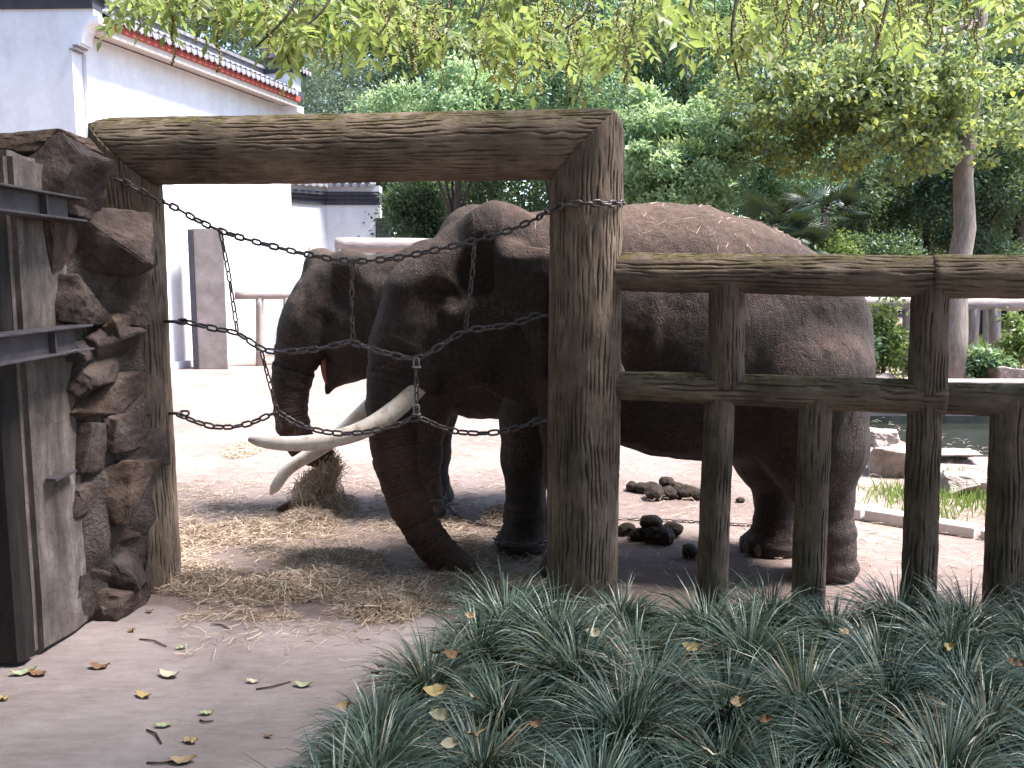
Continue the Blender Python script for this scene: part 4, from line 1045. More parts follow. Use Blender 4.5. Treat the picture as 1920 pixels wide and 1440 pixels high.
T_ = [  # label, px, py, rx, ry, Y, material, bark, options
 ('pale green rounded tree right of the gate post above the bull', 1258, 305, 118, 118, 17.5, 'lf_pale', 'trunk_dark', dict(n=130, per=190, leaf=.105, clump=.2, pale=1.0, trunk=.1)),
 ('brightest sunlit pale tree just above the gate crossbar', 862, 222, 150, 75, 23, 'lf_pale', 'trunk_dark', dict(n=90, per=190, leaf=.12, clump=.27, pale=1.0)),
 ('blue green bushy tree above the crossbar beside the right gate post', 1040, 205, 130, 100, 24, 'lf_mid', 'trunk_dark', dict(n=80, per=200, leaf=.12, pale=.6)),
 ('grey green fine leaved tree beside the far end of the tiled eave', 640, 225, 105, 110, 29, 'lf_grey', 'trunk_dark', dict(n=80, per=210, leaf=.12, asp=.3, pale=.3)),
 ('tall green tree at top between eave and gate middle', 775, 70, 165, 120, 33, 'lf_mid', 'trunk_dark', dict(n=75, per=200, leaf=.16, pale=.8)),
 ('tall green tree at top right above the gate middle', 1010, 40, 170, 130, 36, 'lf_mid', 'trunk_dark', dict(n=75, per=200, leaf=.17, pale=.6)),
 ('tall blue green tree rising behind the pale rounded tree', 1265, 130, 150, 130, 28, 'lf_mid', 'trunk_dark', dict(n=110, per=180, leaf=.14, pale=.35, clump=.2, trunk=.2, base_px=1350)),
 ('tall tree at the top behind the lobed leaf branches', 1450, 60, 190, 150, 34, 'lf_mid', 'trunk_dark', dict(n=80, per=190, leaf=.17, pale=.4)),
 ('tall tree half hidden behind the house eave', 520, 60, 150, 130, 37, 'lf_grey', 'trunk_dark', dict(n=70, per=190, leaf=.17, pale=.4)),
 ('dark teal tree with forked trunk between pale tree and palms', 1435, 330, 110, 100, 22.5, 'lf_mid', 'trunk_dark', dict(n=70, per=190, leaf=.12, pale=.2, base_px=1370, trunk=.17, drop=.3)),
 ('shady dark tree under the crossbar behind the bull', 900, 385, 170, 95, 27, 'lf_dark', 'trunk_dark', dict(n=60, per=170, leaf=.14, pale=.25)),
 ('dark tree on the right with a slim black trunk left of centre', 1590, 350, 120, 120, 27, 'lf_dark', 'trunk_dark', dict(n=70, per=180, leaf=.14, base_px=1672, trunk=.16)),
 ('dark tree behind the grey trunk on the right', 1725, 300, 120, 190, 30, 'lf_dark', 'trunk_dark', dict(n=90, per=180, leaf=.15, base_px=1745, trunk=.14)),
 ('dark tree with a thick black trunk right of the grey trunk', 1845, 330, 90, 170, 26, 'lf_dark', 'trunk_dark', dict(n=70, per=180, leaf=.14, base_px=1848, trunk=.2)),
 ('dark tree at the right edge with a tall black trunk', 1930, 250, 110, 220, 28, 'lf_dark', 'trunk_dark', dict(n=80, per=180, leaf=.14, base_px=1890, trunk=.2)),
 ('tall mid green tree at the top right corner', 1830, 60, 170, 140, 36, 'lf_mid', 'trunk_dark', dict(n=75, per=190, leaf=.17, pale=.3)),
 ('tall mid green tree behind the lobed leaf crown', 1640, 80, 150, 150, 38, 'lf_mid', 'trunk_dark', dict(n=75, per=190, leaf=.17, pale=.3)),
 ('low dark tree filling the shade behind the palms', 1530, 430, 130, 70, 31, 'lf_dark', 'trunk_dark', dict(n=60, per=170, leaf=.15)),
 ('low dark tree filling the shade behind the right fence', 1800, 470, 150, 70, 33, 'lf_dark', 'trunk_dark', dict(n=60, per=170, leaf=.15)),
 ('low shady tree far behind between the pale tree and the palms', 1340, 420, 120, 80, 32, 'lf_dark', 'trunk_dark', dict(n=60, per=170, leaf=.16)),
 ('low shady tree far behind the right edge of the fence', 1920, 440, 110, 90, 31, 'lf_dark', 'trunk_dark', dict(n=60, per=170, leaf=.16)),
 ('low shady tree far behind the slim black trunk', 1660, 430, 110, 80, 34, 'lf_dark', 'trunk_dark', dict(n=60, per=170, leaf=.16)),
 ('shady green tree behind the right gate post', 1120, 330, 120, 120, 30, 'lf_mid', 'trunk_dark', dict(n=70, per=170, leaf=.15, pale=.2)),
 ('green tree behind the tiled garden wall', 680, 330, 90, 80, 32, 'lf_mid', 'trunk_dark', dict(n=60, per=160, leaf=.16, pale=.3)),
]
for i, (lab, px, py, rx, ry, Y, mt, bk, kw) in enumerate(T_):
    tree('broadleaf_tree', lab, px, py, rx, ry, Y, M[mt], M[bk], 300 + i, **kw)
# the lobed-leaf tree with the grey leaning trunk
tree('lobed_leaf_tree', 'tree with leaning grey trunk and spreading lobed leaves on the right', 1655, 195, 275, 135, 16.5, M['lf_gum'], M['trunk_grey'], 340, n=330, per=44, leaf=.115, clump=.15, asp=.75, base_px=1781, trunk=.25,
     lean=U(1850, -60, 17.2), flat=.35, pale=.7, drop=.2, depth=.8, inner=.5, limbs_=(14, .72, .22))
# shrubs
S_ = [('dark glossy shrub against the end of the garden wall', 788, 396, 52, 62, 25, 'lf_dark', dict(n=40, per=170, leaf=.13)),
      ('yellow green low shrub behind the fence left of the dark trunks', 1640, 474, 85, 24, 21, 'lf_dark', dict(n=26, per=70, leaf=.11)),
      ('yellow green low shrub under the fan palms', 1520, 478, 80, 24, 20, 'lf_shrub', dict(n=30, per=110, leaf=.11)),
      ('leafy vine climbing the far fence beside the elephant rump', 1658, 640, 30, 75, 17.2, 'lf_shrub', dict(n=24, per=42, leaf=.13)),
      ('leafy shrub at the foot of the far fence posts', 1850, 690, 50, 24, 16.6, 'lf_mid', dict(n=30, per=90, leaf=.11)),
      ('leafy shrub on the far fence at the right edge', 1915, 640, 26, 55, 16.8, 'lf_shrub', dict(n=20, per=50, leaf=.11)),
      ('low weedy shrub between the far fence and the pond wall', 1722, 680, 34, 34, 16.2, 'lf_shrub', dict(n=18, per=45, leaf=.10)),
      ('dark shrub at the far left end of the pond wall', 1590, 660, 30, 60, 16.4, 'lf_mid', dict(n=30, per=90, leaf=.11)),
      ('small bright shrub far behind between the hind legs', 1400, 868, 18, 14, 11.5, 'lf_shrub', dict(n=14, per=50, leaf=.07))]
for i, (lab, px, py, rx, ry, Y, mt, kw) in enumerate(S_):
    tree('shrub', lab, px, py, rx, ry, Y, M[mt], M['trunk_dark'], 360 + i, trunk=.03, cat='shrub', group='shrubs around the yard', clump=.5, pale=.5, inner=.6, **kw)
# distant wood closing the view
rg = np.random.RandomState(9)
N = 100000; x = rg.uniform(-34, 36, N); z = rg.uniform(-.2, 24, N)
bumps = fbm(np.stack([x * .35, z * .45, x * 0], 1), 3, 3)
y = 44 + 2.6 * bumps + rg.uniform(-.6, 3.5, N); p = np.stack([x, y, z], 1)
u = unit(np.stack([rg.normal(size=N) * .6, -np.ones(N) * .5, .5 + rg.normal(size=N) * .6], 1))
me = leaves_mesh('distant_wood', p, unit(rg.normal(size=(N, 3)) + u * .4 + np.array((0, 0, -.3))), unit(rg.normal(size=(N, 3)) * .6 + u), .42 * rg.uniform(.7, 1.3, N), .24, rg.rand(N), np.clip(bumps, 0, 1) * .3)
tag(link('distant_wood', me, M['lf_dark']), 'dense dark wood closing the view far behind', 'wood', kind='stuff')
# unseen leaf walls behind and left of the viewer, added to block sky light
N = 46000; t = rg.rand(N); side_ = rg.rand(N) < .42
x = np.where(side_, -13.5 + rg.normal(size=N) * .9, rg.uniform(-15, 17, N)); y = np.where(side_, rg.uniform(-12, 11, N), -12 + rg.normal(size=N) * 1.1)
z = rg.uniform(0, 13, N); p = np.stack([x, y, z], 1); u = unit(rg.normal(size=(N, 3)) * .7 + np.array((0, .4, .5)))
me = leaves_mesh('sky_blocker_leaves', p, unit(rg.normal(size=(N, 3)) + np.array((0, 0, -.3))), u, .5 * rg.uniform(.7, 1.3, N), .3, rg.rand(N), np.zeros(N))
tag(link('sky_blocker_leaves', me, M['lf_dark']), 'wood along the path behind the viewer', 'wood', kind='stuff')
# fan palms
def palm(label, px, py, Y, seed, nf, size):
    rg = np.random.RandomState(seed); c = U(px, py, Y); b = Vector((c.x, Y, 0)); o = empty('fan_palm', b, label, 'palm', 'fan palms under the trees')
    me = MB().tube([b, b.lerp(c, .5) + Vector((.04, 0, 0)), c], [.13, .11, .10], 10).mesh('trunk', True); me.transform(Matrix.Translation(-b)); sub('trunk', me, M['trunk_dark'], o)
    for k in range(nf):
        az = k * 2.4 + rg.uniform(-.3, .3); el = rg.uniform(-.35, 1.0)
        d = Vector((math.cos(az) * math.cos(el), math.sin(az) * math.cos(el), math.sin(el)))
        hub = c - b + d * size * .75 + Vector((0, 0, -.1)); st = MB().tube([c - b, (c - b).lerp(hub, .5) + Vector((0, 0, .05)), hub], [.016, .013, .01], 5)
        side = d.cross(Vector((0, 0, 1))).normalized(); up = side.cross(d)
        n = 26; a = np.linspace(-2.0, 2.0, n)
        D = np.array([(d * math.cos(t) + side * math.sin(t)) for t in a]); pos = np.repeat([list(hub)], n, 0)
        me = leaves_mesh('frond', pos, D + np.array((0, 0, -.28)), np.repeat([list(up)], n, 0), size * rg.uniform(.75, .95, n), .045, np.full(n, rg.rand()), np.zeros(n), .3, .5)
        f_ = sub('frond', me, M['lf_palm'], o); sub('stalk', st.mesh('stalk', True), M['lf_palm'], f_)
palm('larger dark fan palm in the shade behind the bull back', 1450, 420, 19.5, 5, 16, .75)
palm('right hand fan palm with pale drooping fronds', 1548, 388, 20.5, 6, 15, .72)
palm('low fan palm just above the bull rump line', 1500, 452, 19, 7, 12, .6)
# grass beyond the far fence, weeds by the pond
def lawn(name, label, n, fx, hgt, wid, seed, mat):
    rg = np.random.RandomState(seed); p = fx(rg, n); ax = unit(rg.normal(size=(n, 3)) * .35 + np.array((0, 0, 1)))
    me = leaves_mesh(name, p, ax, unit(rg.normal(size=(n, 3)) * .5 + np.array((0, -1, .2))), hgt * rg.uniform(.5, 1.3, n), wid, rg.rand(n), None, .1, .3)
    return tag(link(name, me, mat), label, 'grass', kind='stuff')
lawn('meadow_grass', 'sunlit light green grass beyond the far fence', 16000, lambda r, n: np.stack([r.uniform(5, 16, n), r.uniform(19, 28, n), np.zeros(n)], 1), .4, .035, 3, M['lawn'])
def weeds(r, n):
    c = np.array([list(G(px, py))[:2] for px, py in ((1690, 945), (1712, 930), (1790, 950), (1830, 955), (1850, 940), (1770, 900), (1840, 925), (1740, 975), (1668, 930))])
    q = c[r.randint(0, len(c), n)] + r.normal(size=(n, 2)) * .16; return np.column_stack([q, np.zeros(n)])
lawn('weed_grass', 'thin yellow green weeds growing round the pond rocks', 900, weeds, .14, .011, 4, M['lawn'])

# ------------------------------------------------------------------ the wingnut tree overhead: crown over the path, twigs and catkins hanging into view
wt = empty('wingnut_tree', (6.6, -3.0, 0), 'overhanging tree with yellow green compound leaves and hanging catkins', 'tree')
rg = np.random.RandomState(77)
def compound(pos, d, droop, L, rg, nl=5):
    "compound leaf: pairs of leaflets along a drooping rachis; returns arrays for leaves_mesh"
    P_, A_, N_, LL = [], [], [], []
    d = unit(d); n0 = len(pos); side = unit(np.cross(d, np.array((0, 0, 1.0)) + .25 * rg.normal(size=(n0, 3)))); up = np.cross(side, d)
    for j in range(nl + 1):
        t = (j + .6) / (nl + .6)
        q = pos + d * (L * t)[:, None] + np.array((0, 0, -1)) * (droop * L * t * t)[:, None]
        dd = unit(d + np.array((0, 0, -1)) * (2 * droop * t)[:, None])
        s = (.34 + .12 * math.sin(t * 3)) * L
        if j == nl: P_.append(q); A_.append(dd + .1 * rg.normal(size=(n0, 3))); N_.append(up + .3 * rg.normal(size=(n0, 3))); LL.append(s); continue
        for sg in (-1, 1):
            P_.append(q); A_.append(dd * .65 + side * sg + .18 * rg.normal(size=(n0, 3)) + np.array((0, 0, -.25))); N_.append(up + .35 * rg.normal(size=(n0, 3))); LL.append(s * rg.uniform(.8, 1.1, n0))
    return [np.concatenate(a) for a in (P_, A_, N_, LL)], 2 * nl + 1
# limbs
mb = MB(); rb = wt.location
trunk_top = Vector((6.2, -2.6, 4.2)); mb.tube([rb, rb.lerp(trunk_top, .5) + Vector((.06, .03, 0)), trunk_top], [.42, .34, .30], 14)
limbs = []
for (ex, ey, ez) in ((-6, 1.5, 6.4), (-4.5, 4.6, 5.7), (-1.5, 5.8, 5.4), (1.2, 6.2, 5.3), (4.0, 6.3, 5.4), (7.5, 5.5, 5.8), (2, 1.5, 7.6), (9.5, 1, 6.8), (-2, -2, 7.2)):
    e = Vector((ex, ey, ez)); pts = [trunk_top.lerp(e, t) + Vector((rg.uniform(-.25, .25), rg.uniform(-.25, .25), 1.3 * math.sin(t * math.pi) * .6)) for t in np.linspace(0, 1, 9)]
    pts[0] = trunk_top; mb.tube(pts, [.2 * (1 - .85 * t) + .01 for t in np.linspace(0, 1, 9)], 8); limbs.append(pts)
me = mb.mesh('trunk', True); me.transform(Matrix.Translation(-rb)); sub('trunk', me, M['trunk_dark'], wt)
# high crown over the path (above the picture)
NC = 14500
cx = rg.uniform(-9.5, 12, NC); cy = rg.uniform(-9, 8.6, NC)
cz = 4.9 + .08 * np.abs(cy) + rg.gamma(2.0, .75, NC) + np.clip(cy - 4, 0, 9) * .12
pos = np.stack([cx, cy, cz], 1)
hole = fbm(np.stack([cx * .33, cy * .33, cz * .3], 1), 5, 2) > -.42
ftop = CAMZ + .33 * np.clip(pos[:, 1], 0, 99) + .35
thin = rg.rand(NC) < np.clip((6.4 - pos[:, 1]) / 2.6, 0, 1)
pos = pos[hole & thin & (pos[:, 2] > ftop)]; n0 = len(pos); az = rg.uniform(0, 2 * np.pi, n0)
arr, kk = compound(pos, np.stack([np.cos(az), np.sin(az), rg.uniform(-.4, .2, n0)], 1), rg.uniform(.2, .5, n0), rg.uniform(.34, .5, n0), rg, 4)
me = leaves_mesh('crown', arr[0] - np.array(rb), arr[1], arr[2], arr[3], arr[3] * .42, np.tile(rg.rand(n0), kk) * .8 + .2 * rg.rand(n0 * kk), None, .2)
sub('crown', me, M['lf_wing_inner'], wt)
# hanging sprays seen along the top of the picture
env = np.array([(180, -20), (270, 80), (300, 40), (420, 30), (480, 80), (560, 120), (600, 105), (660, 120), (700, 90), (760, 80), (850, 150), (930, 120), (1000, 150), (1060, 150), (1130, 160), (1200, 120), (1280, 60), (1350, 170), (1400, 110), (1480, 60), (1540, 30), (1650, 100), (1720, 95), (1800, 30), (1860, 60), (1930, 70)], float)
sp, sd_ = [], []
tw = MB()
for k in range(500):
    px = rg.uniform(235, 1960); ymax = np.interp(px, env[:, 0], env[:, 1]) * .9 + rg.uniform(-20, 10)
    py = ymax - rg.exponential(45) - 45
    if px > 1450 and rg.rand() < .45 and py > -30: continue
    Y = rg.uniform(6.3, 8.6); q = U(px, py, Y); a = rg.uniform(0, 2 * np.pi)
    sp.append(list(q)); sd_.append((math.cos(a), math.sin(a) * .7, rg.uniform(-.75, -.1)))
sp, sd_ = np.array(sp), np.array(sd_)
arr, kk = compound(sp, sd_, rg.uniform(.25, .6, len(sp)), rg.uniform(.21, .36, len(sp)), rg, 5)
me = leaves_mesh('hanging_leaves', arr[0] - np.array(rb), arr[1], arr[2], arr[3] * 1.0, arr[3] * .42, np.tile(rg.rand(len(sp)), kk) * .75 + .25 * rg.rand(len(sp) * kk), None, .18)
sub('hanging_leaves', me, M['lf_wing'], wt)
# twigs: each reaches from a point above the picture down to a spray
tips = sp[rg.choice(len(sp), 150, False)]
for q in tips:
    q = Vector(q); top = Vector((q.x + rg.uniform(-.5, .5), q.y + rg.uniform(-.3, .5), max(q.z + .5, 5.0 + rg.uniform(0, .6))))
    tw = MB(); tw.tube([top, top.lerp(q, .5) + Vector((rg.uniform(-.08, .08), rg.uniform(-.08, .08), rg.uniform(-.03, .1))), q], [.010, .006, .003], 5, False)
    me = tw.mesh('twig', True); me.transform(Matrix.Translation(-rb)); sub('twig', me, M['trunk_dark'], wt)
for a, b, c in (((575, -60), (545, 20), (480, 88)), ((765, -60), (735, 25), (700, 82)), ((860, -80), (838, 50), (795, 100)), ((1300, -60), (1290, 40), (1245, 120)), ((1395, -60), (1372, 60), (1385, 150)), ((640, -70), (612, 10), (560, 60)), ((1120, -60), (1100, 20), (1040, 66)), ((1680, -60), (1650, 60), (1630, 120)), ((300, -60), (330, 10), (420, 45)), ((930, -60), (902, 20), (880, 110))):
    Y = rg.uniform(6.3, 7.6); pts = spline([list(U(*a, Y + .2)), list(U(*b, Y)), list(U(*c, Y - .1))], 8)
    tw = MB(); tw.tube([tuple(p) for p in pts], list(np.linspace(.016, .006, 8)), 6, False)
    me = tw.mesh('branchlet', True); me.transform(Matrix.Translation(-rb)); sub('branchlet', me, M['trunk_dark'], wt)
# catkins
def catkin_mesh(seed, L):
    rg = np.random.RandomState(seed); mb = MB(); n = int(L / .011)
    pts = [Vector((.012 * math.sin(i * .35 + seed), .012 * math.cos(i * .27), -L * i / (n - 1))) for i in range(n)]
    mb.tube(pts[::3] + [pts[-1]], .0016, 4, False)
    for i in range(3, n):
        a = rg.uniform(0, 6.28); c = pts[i] + Vector((math.cos(a), math.sin(a), 0)) * .006; s = .0115
        mb.add([c + Vector((s, 0, 0)), c + Vector((-s * .5, s, 0)), c + Vector((-s * .5, -s, 0)), c + Vector((0, 0, s)), c + Vector((0, 0, -s))], [(0, 1, 3), (1, 2, 3), (2, 0, 3), (1, 0, 4), (2, 1, 4), (0, 2, 4)])
    return mb.mesh('catkin')
cms = [catkin_mesh(k, L) for k, L in enumerate((.26, .34, .40, .46))]
for k in range(190):
    px = rg.uniform(250, 1940); ymax = np.interp(px, env[:, 0], env[:, 1])
    py = rg.uniform(-60, max(5, ymax - 55)) if px < 1480 else rg.uniform(-70, max(0, ymax - 70))
    sub('catkin', cms[k % 4], M['catkin'], wt, U(px, py, rg.uniform(6.2, 8.2)) - rb)

# ------------------------------------------------------------------ chains
def link_mesh(L, w, r):
    "one stadium-shaped link, length along x"
    cx, rad = L / 2 - w / 2, w / 2 - r; pts = []
    for a in np.linspace(-math.pi / 2, math.pi / 2, 6): pts.append((cx + rad * math.cos(a), rad * math.sin(a), 0))
    for a in np.linspace(math.pi / 2, 3 * math.pi / 2, 6): pts.append((-cx + rad * math.cos(a), rad * math.sin(a), 0))
    n = len(pts); seg = 6; V = []; Fc = []
    for i, p in enumerate(pts):
        p = Vector(p); t = (Vector(pts[(i + 1) % n]) - Vector(pts[i - 1])).normalized(); o = t.cross(Vector((0, 0, 1)))
        for k in range(seg):
            a = 2 * math.pi * k / seg; V.append(p + o * math.cos(a) * r + Vector((0, 0, math.sin(a) * r)))
    for i in range(n):
        for k in range(seg):
            i2, k2 = (i + 1) % n, (k + 1) % seg; Fc.append((i * seg + k, i2 * seg + k, i2 * seg + k2, i * seg + k2))
    return mesh_np('link', [tuple(v) for v in V], Fc, True)
LINKS = {}
def chain(name, label, pts, L=.074, w=.046, r=.0078, mat='chain', group=None, roll0=.4):
    key = (L, w, r, mat)
    if key not in LINKS: LINKS[key] = link_mesh(L, w, r); LINKS[key].materials.append(M[mat])
    P = spline([list(p) for p in pts], 400); s = np.concatenate([[0], np.cumsum(np.linalg.norm(np.diff(P, axis=0), axis=1))])
    pitch = L - 2 * r * 1.15; n = max(2, int(round(s[-1] / pitch)))
    o = empty(name, Vector(P[0]), label, 'chain', group)
    for k in range(n):
        q = [np.interp((k + e) * s[-1] / n, s, P[:, c]) for e in (0, 1) for c in range(3)]
        a, b = Vector(q[:3]), Vector(q[3:]); d = b - a
        rot = d.to_track_quat('X', 'Z') @ Quaternion((1, 0, 0), roll0 + (math.pi / 2 if k % 2 else 0) + .25 * math.sin(k * 1.7))
        sub('link', LINKS[key], None, o, (a + b) / 2 - o.location, rot)
    return o
def gy(px): return YL + (YR - YL) * (px - 252) / (1097 - 252)       # the gate's plane
front = Vector((0, -1, 0))
def at_gate(px, py, off=0.0): return U(px, py, gy(px) + off)
chain('top_chain', 'top chain sagging across the gate opening and wrapped round both posts',
      [at_gate(196, 322, -.16), at_gate(235, 342, -.225), at_gate(290, 372, -.18), at_gate(330, 390, -.02)] + [at_gate(x, y) for x, y in ((380, 418), (440, 442), (520, 464), (590, 480), (660, 490), (740, 484), (820, 468), (900, 449), (960, 430), (1005, 410))]
      + [at_gate(1030, 394, -.14), at_gate(1062, 384, -.235), at_gate(1110, 381, -.25), at_gate(1150, 382, -.17), at_gate(1168, 380, -.02), at_gate(1160, 379, .12)], roll0=.2)
chain('middle_chain', 'middle chain hanging in scallops across the gate opening', [at_gate(x, y) for x, y in ((330, 603), (350, 604), (400, 616), (446, 625), (475, 645), (500, 658), (540, 659), (590, 655), (630, 647), (657, 641), (690, 652), (730, 664), (778, 673), (805, 662), (840, 640), (873, 620), (920, 615), (970, 605), (1008, 593))], .085, .047, .0075)
chain('bottom_chain', 'lowest chain hanging in scallops across the gate opening', [at_gate(x, y) for x, y in ((332, 776), (360, 788), (400, 800), (440, 800), (480, 790), (520, 773), (550, 792), (600, 808), (650, 813), (710, 806), (750, 795), (782, 783), (820, 798), (860, 810), (920, 812), (970, 802), (1010, 790))], .08, .046, .0075)
vs = 'short hanging chains between the gate chains'
chain('hanging_chain', 'pale hanging chain near the white house between top and middle chains', [at_gate(413, 434), at_gate(428, 510), at_gate(445, 622)], .075, .034, .0055, group=vs)
chain('hanging_chain', 'leftmost short chain joining middle and bottom chains with loose end', [at_gate(490, 660), at_gate(505, 715), at_gate(520, 772), at_gate(527, 802)], .062, .034, .0055, group=vs)
chain('hanging_chain', 'rusty hanging chain in front of the tuskless elephant head', [at_gate(661, 494), at_gate(660, 560), at_gate(662, 638)], .062, .034, .0055, group=vs)
chain('hanging_chain', 'rusty hanging chain in front of the bull ear', [at_gate(890, 456), at_gate(884, 530), at_gate(873, 616)], .062, .034, .0055, group=vs)
chain('hanging_chain', 'short hanging chain over the near tusk with bright shackles', [at_gate(780, 678), at_gate(781, 730), at_gate(782, 780)], .062, .034, .0055, group=vs)
# fixing bars and shackles
for px, py, lab in ((330, 603, 'iron bar stub on the left post holding the middle chain'), (334, 775, 'iron bar stub on the left post holding the bottom chain'), (1016, 592, 'iron bar stub on the right post holding the middle chain'), (1020, 789, 'iron bar stub on the right post holding the bottom chain')):
    s = -1 if px < 700 else 1; p = at_gate(px, py)
    o = empty('chain_anchor', p, lab, 'bracket', 'bar stubs on the gate posts')
    sub('bar', MB().tube([(.08 * s, 0, 0), (-.025 * s, 0, 0)], .010, 8).mesh('bar', True), M['chain'], o)
    sub('eye_ring', LINKS[(.074, .046, .0078, 'chain')], None, o, (-.04 * s, 0, 0), Quaternion((1, 0, 0), 1.2))
for py, lab in ((683, 'upper bright zinc shackle on the short hanging chain'), (771, 'lower bright zinc shackle on the short hanging chain')):
    p = at_gate(781, py, -.012); o = empty('shackle', p, lab, 'shackle', 'zinc shackles')
    pts = [(.016 * math.cos(a), 0, .026 + .016 * math.sin(a)) for a in np.linspace(0, math.pi, 7)]
    sub('bow', MB().tube([(.016, 0, -.02)] + pts + [(-.016, 0, -.02)], .005, 6).mesh('bow', True), M['zinc'], o)
    sub('pin', MB().tube([(-.027, 0, -.018), (.027, 0, -.018)], .006, 6).mesh('pin', True), M['zinc'], o)
# leg chains
def cuff(c, rx, ry, z, a0, a1, n=14, tilt=0.0): return [Vector((c[0] + rx * math.cos(a), c[1] + ry * math.sin(a), z + tilt * math.cos(a))) for a in np.linspace(a0, a1, n)]
c = BP(980, 1015, .285)
chain('leg_chain', 'chain looped round the bull front ankle', [U(936, 1012, 6.1), U(945, 1020, 6.07)] + cuff(c, .215, .215, U(980, 1022, 6.1).z, -2.9, 2.6, 16), .07, .04, .0068)
c = CP(803, 935, -.23)
chain('leg_chain', 'chain round the front ankle of the tuskless elephant trailing over the ground', cuff(c, .145, .145, .17, -3.0, .6, 10) + [U(838, 945, 7.3), Vector((G(848, 968).x, 7.28, .02))] + [G(x, y, .012) for x, y in ((870, 974), (905, 985), (950, 990), (1000, 985), (1080, 978))], .06, .032, .005)
chain('ground_chain', 'thin chain lying straight across the yard under the bull belly', [G(x, y, .014) for x, y in ((1120, 970), (1180, 973), (1240, 975), (1300, 978), (1360, 982), (1420, 984), (1480, 980))], .055, .03, .0048)

# ------------------------------------------------------------------ dung
def lump(name, parent, p, r, seed, sq=.8):
    bm = bmesh.new(); bmesh.ops.create_icosphere(bm, subdivisions=4, radius=1); V = np.array([v.co[:] for v in bm.verts])
    V = V * (1 + .16 * fbm(V * 1.6 + seed, seed, 2) + .05 * vnoise(V * 7 + seed, seed + 1) + .03 * vnoise(V * 15, seed))[:, None] * np.array((1.15, .95, sq)) * r
    for v, q in zip(bm.verts, V): v.co = q
    me = bm_mesh(name, bm, True); rot = Quaternion((0, 0, 1), seed * 1.3)
    return link(name, me, M['dung'], parent, p, rot) if parent else link(name, me, M['dung'], None, p, rot)
def pile(label, lumps, seed):
    b = G(*lumps[0][:2]); o = empty('dung_pile', b, label, 'dung', 'elephant dung on the yard')
    for i, (px, py, r, up) in enumerate(lumps):
        p = G(px, py); k = p.y / FPX; lump('dung_lump', o, p + Vector((0, 0, r * k * (.62 + up))), r * k, seed + i)
pile('farther pile of dark dung lumps under the bull belly', [(1185, 920, 13, 0), (1205, 924, 14, 0), (1228, 936, 19, 0), (1252, 934, 17, 0), (1266, 924, 15, 0), (1250, 926, 14, 1.0), (1287, 934, 18, 0), (1305, 936, 15, 0), (1222, 922, 12, .2)], 400)
pile('nearer pile of dark dung lumps between post and fence', [(1175, 1003, 17, 0), (1196, 1012, 16, 0), (1220, 1014, 22, 0), (1220, 1012, 19, 1.15), (1246, 1018, 22, 0), (1262, 1006, 17, .2), (1236, 1008, 15, .3)], 420)
p = G(1294, 1045); lo_ = lump('dung_lump', None, p + Vector((0, 0, .045)), .062, 441); tag(lo_, 'single round dung lump just left of the first lower fence post', 'dung', 'elephant dung on the yard')
p = G(1388, 942); lo_ = lump('dung_lump', None, p + Vector((0, 0, .02)), .035, 442); tag(lo_, 'small brown dung crumb on the ground by the bull hind leg', 'dung', 'elephant dung on the yard')

# ------------------------------------------------------------------ straw and hay
def strands(name, pts, rg, L, w, mat, flat=.25, bend=.35, up=0.0, d=None, rnd=None):
    "bent straws: three points each, a narrow ribbon"
    n = len(pts); L = np.broadcast_to(L, n) * rg.uniform(.5, 1.4, n)
    if d is None:
        a = rg.uniform(0, 2 * np.pi, n); d = np.stack([np.cos(a), np.sin(a), rg.normal(size=n) * flat + up], 1)
    d = unit(d); side = unit(np.cross(d, rg.normal(size=(n, 3)) + np.array((0, 0, .3)))); k = np.cross(side, d) * (rg.normal(size=n) * bend)[:, None] + side * (rg.normal(size=n) * bend)[:, None]
    wv = unit(np.cross(d, np.array((.3, -1, .6)) + .4 * rg.normal(size=(n, 3)))) * (w * rg.uniform(.6, 1.4, n))[:, None] / 2
    p0 = pts - d * L[:, None] / 2; p2 = pts + d * L[:, None] / 2; p1 = pts + k * L[:, None] * .35
    V = np.stack([p0 - wv, p0 + wv, p1 - wv, p1 + wv, p2 - wv * .5, p2 + wv * .5], 1).reshape(-1, 3)
    i = np.arange(n)[:, None] * 6; Fc = np.vstack([i + np.array([[0, 1, 3, 2]]), i + np.array([[2, 3, 5, 4]])])
    V[:, 2] = np.maximum(V[:, 2], .007 + .006 * np.repeat(rg.rand(n), 6)) if flat >= 0 else V[:, 2]
    return mesh_np(name, V, Fc, False, {'rnd': np.repeat(rg.rand(n) if rnd is None else rnd, 6)})
rg = np.random.RandomState(31)
mounds = []     # x, y, rx, ry, h
def mound_px(px, py, wx, dy, h): p = G(px, py); mounds.append((p.x, p.y, wx * p.y / FPX, dy, h)); return mounds[-1]
MND = [('flat drift of hay spread before the gate opening', 'g', [(360, 1090, 70, .22, .05), (430, 1105, 70, .2, .07), (520, 1110, 90, .2, .09), (590, 1095, 80, .25, .07), (620, 1060, 90, .25, .05)]),
       ('hay heap lying under the tip of the bull trunk', 'g', [(760, 1125, 100, .2, .10), (720, 1150, 60, .14, .10), (840, 1110, 80, .2, .07)]),
       ('small tuft of hay by the left gate post', 'g', [(370, 1012, 45, .2, .07), (460, 1000, 60, .25, .04)]),
       ('hay pile on the ground below the feeding elephant trunk', 'g', [(575, 985, 55, .3, .10), (625, 955, 40, .3, .08)]),
       ('small hay tuft beside the bull front foot', 'g', [(940, 975, 28, .2, .07)]),
       ('small hay tuft in the sun left of the tusk tips', 'g', [(455, 848, 25, .3, .06)])]
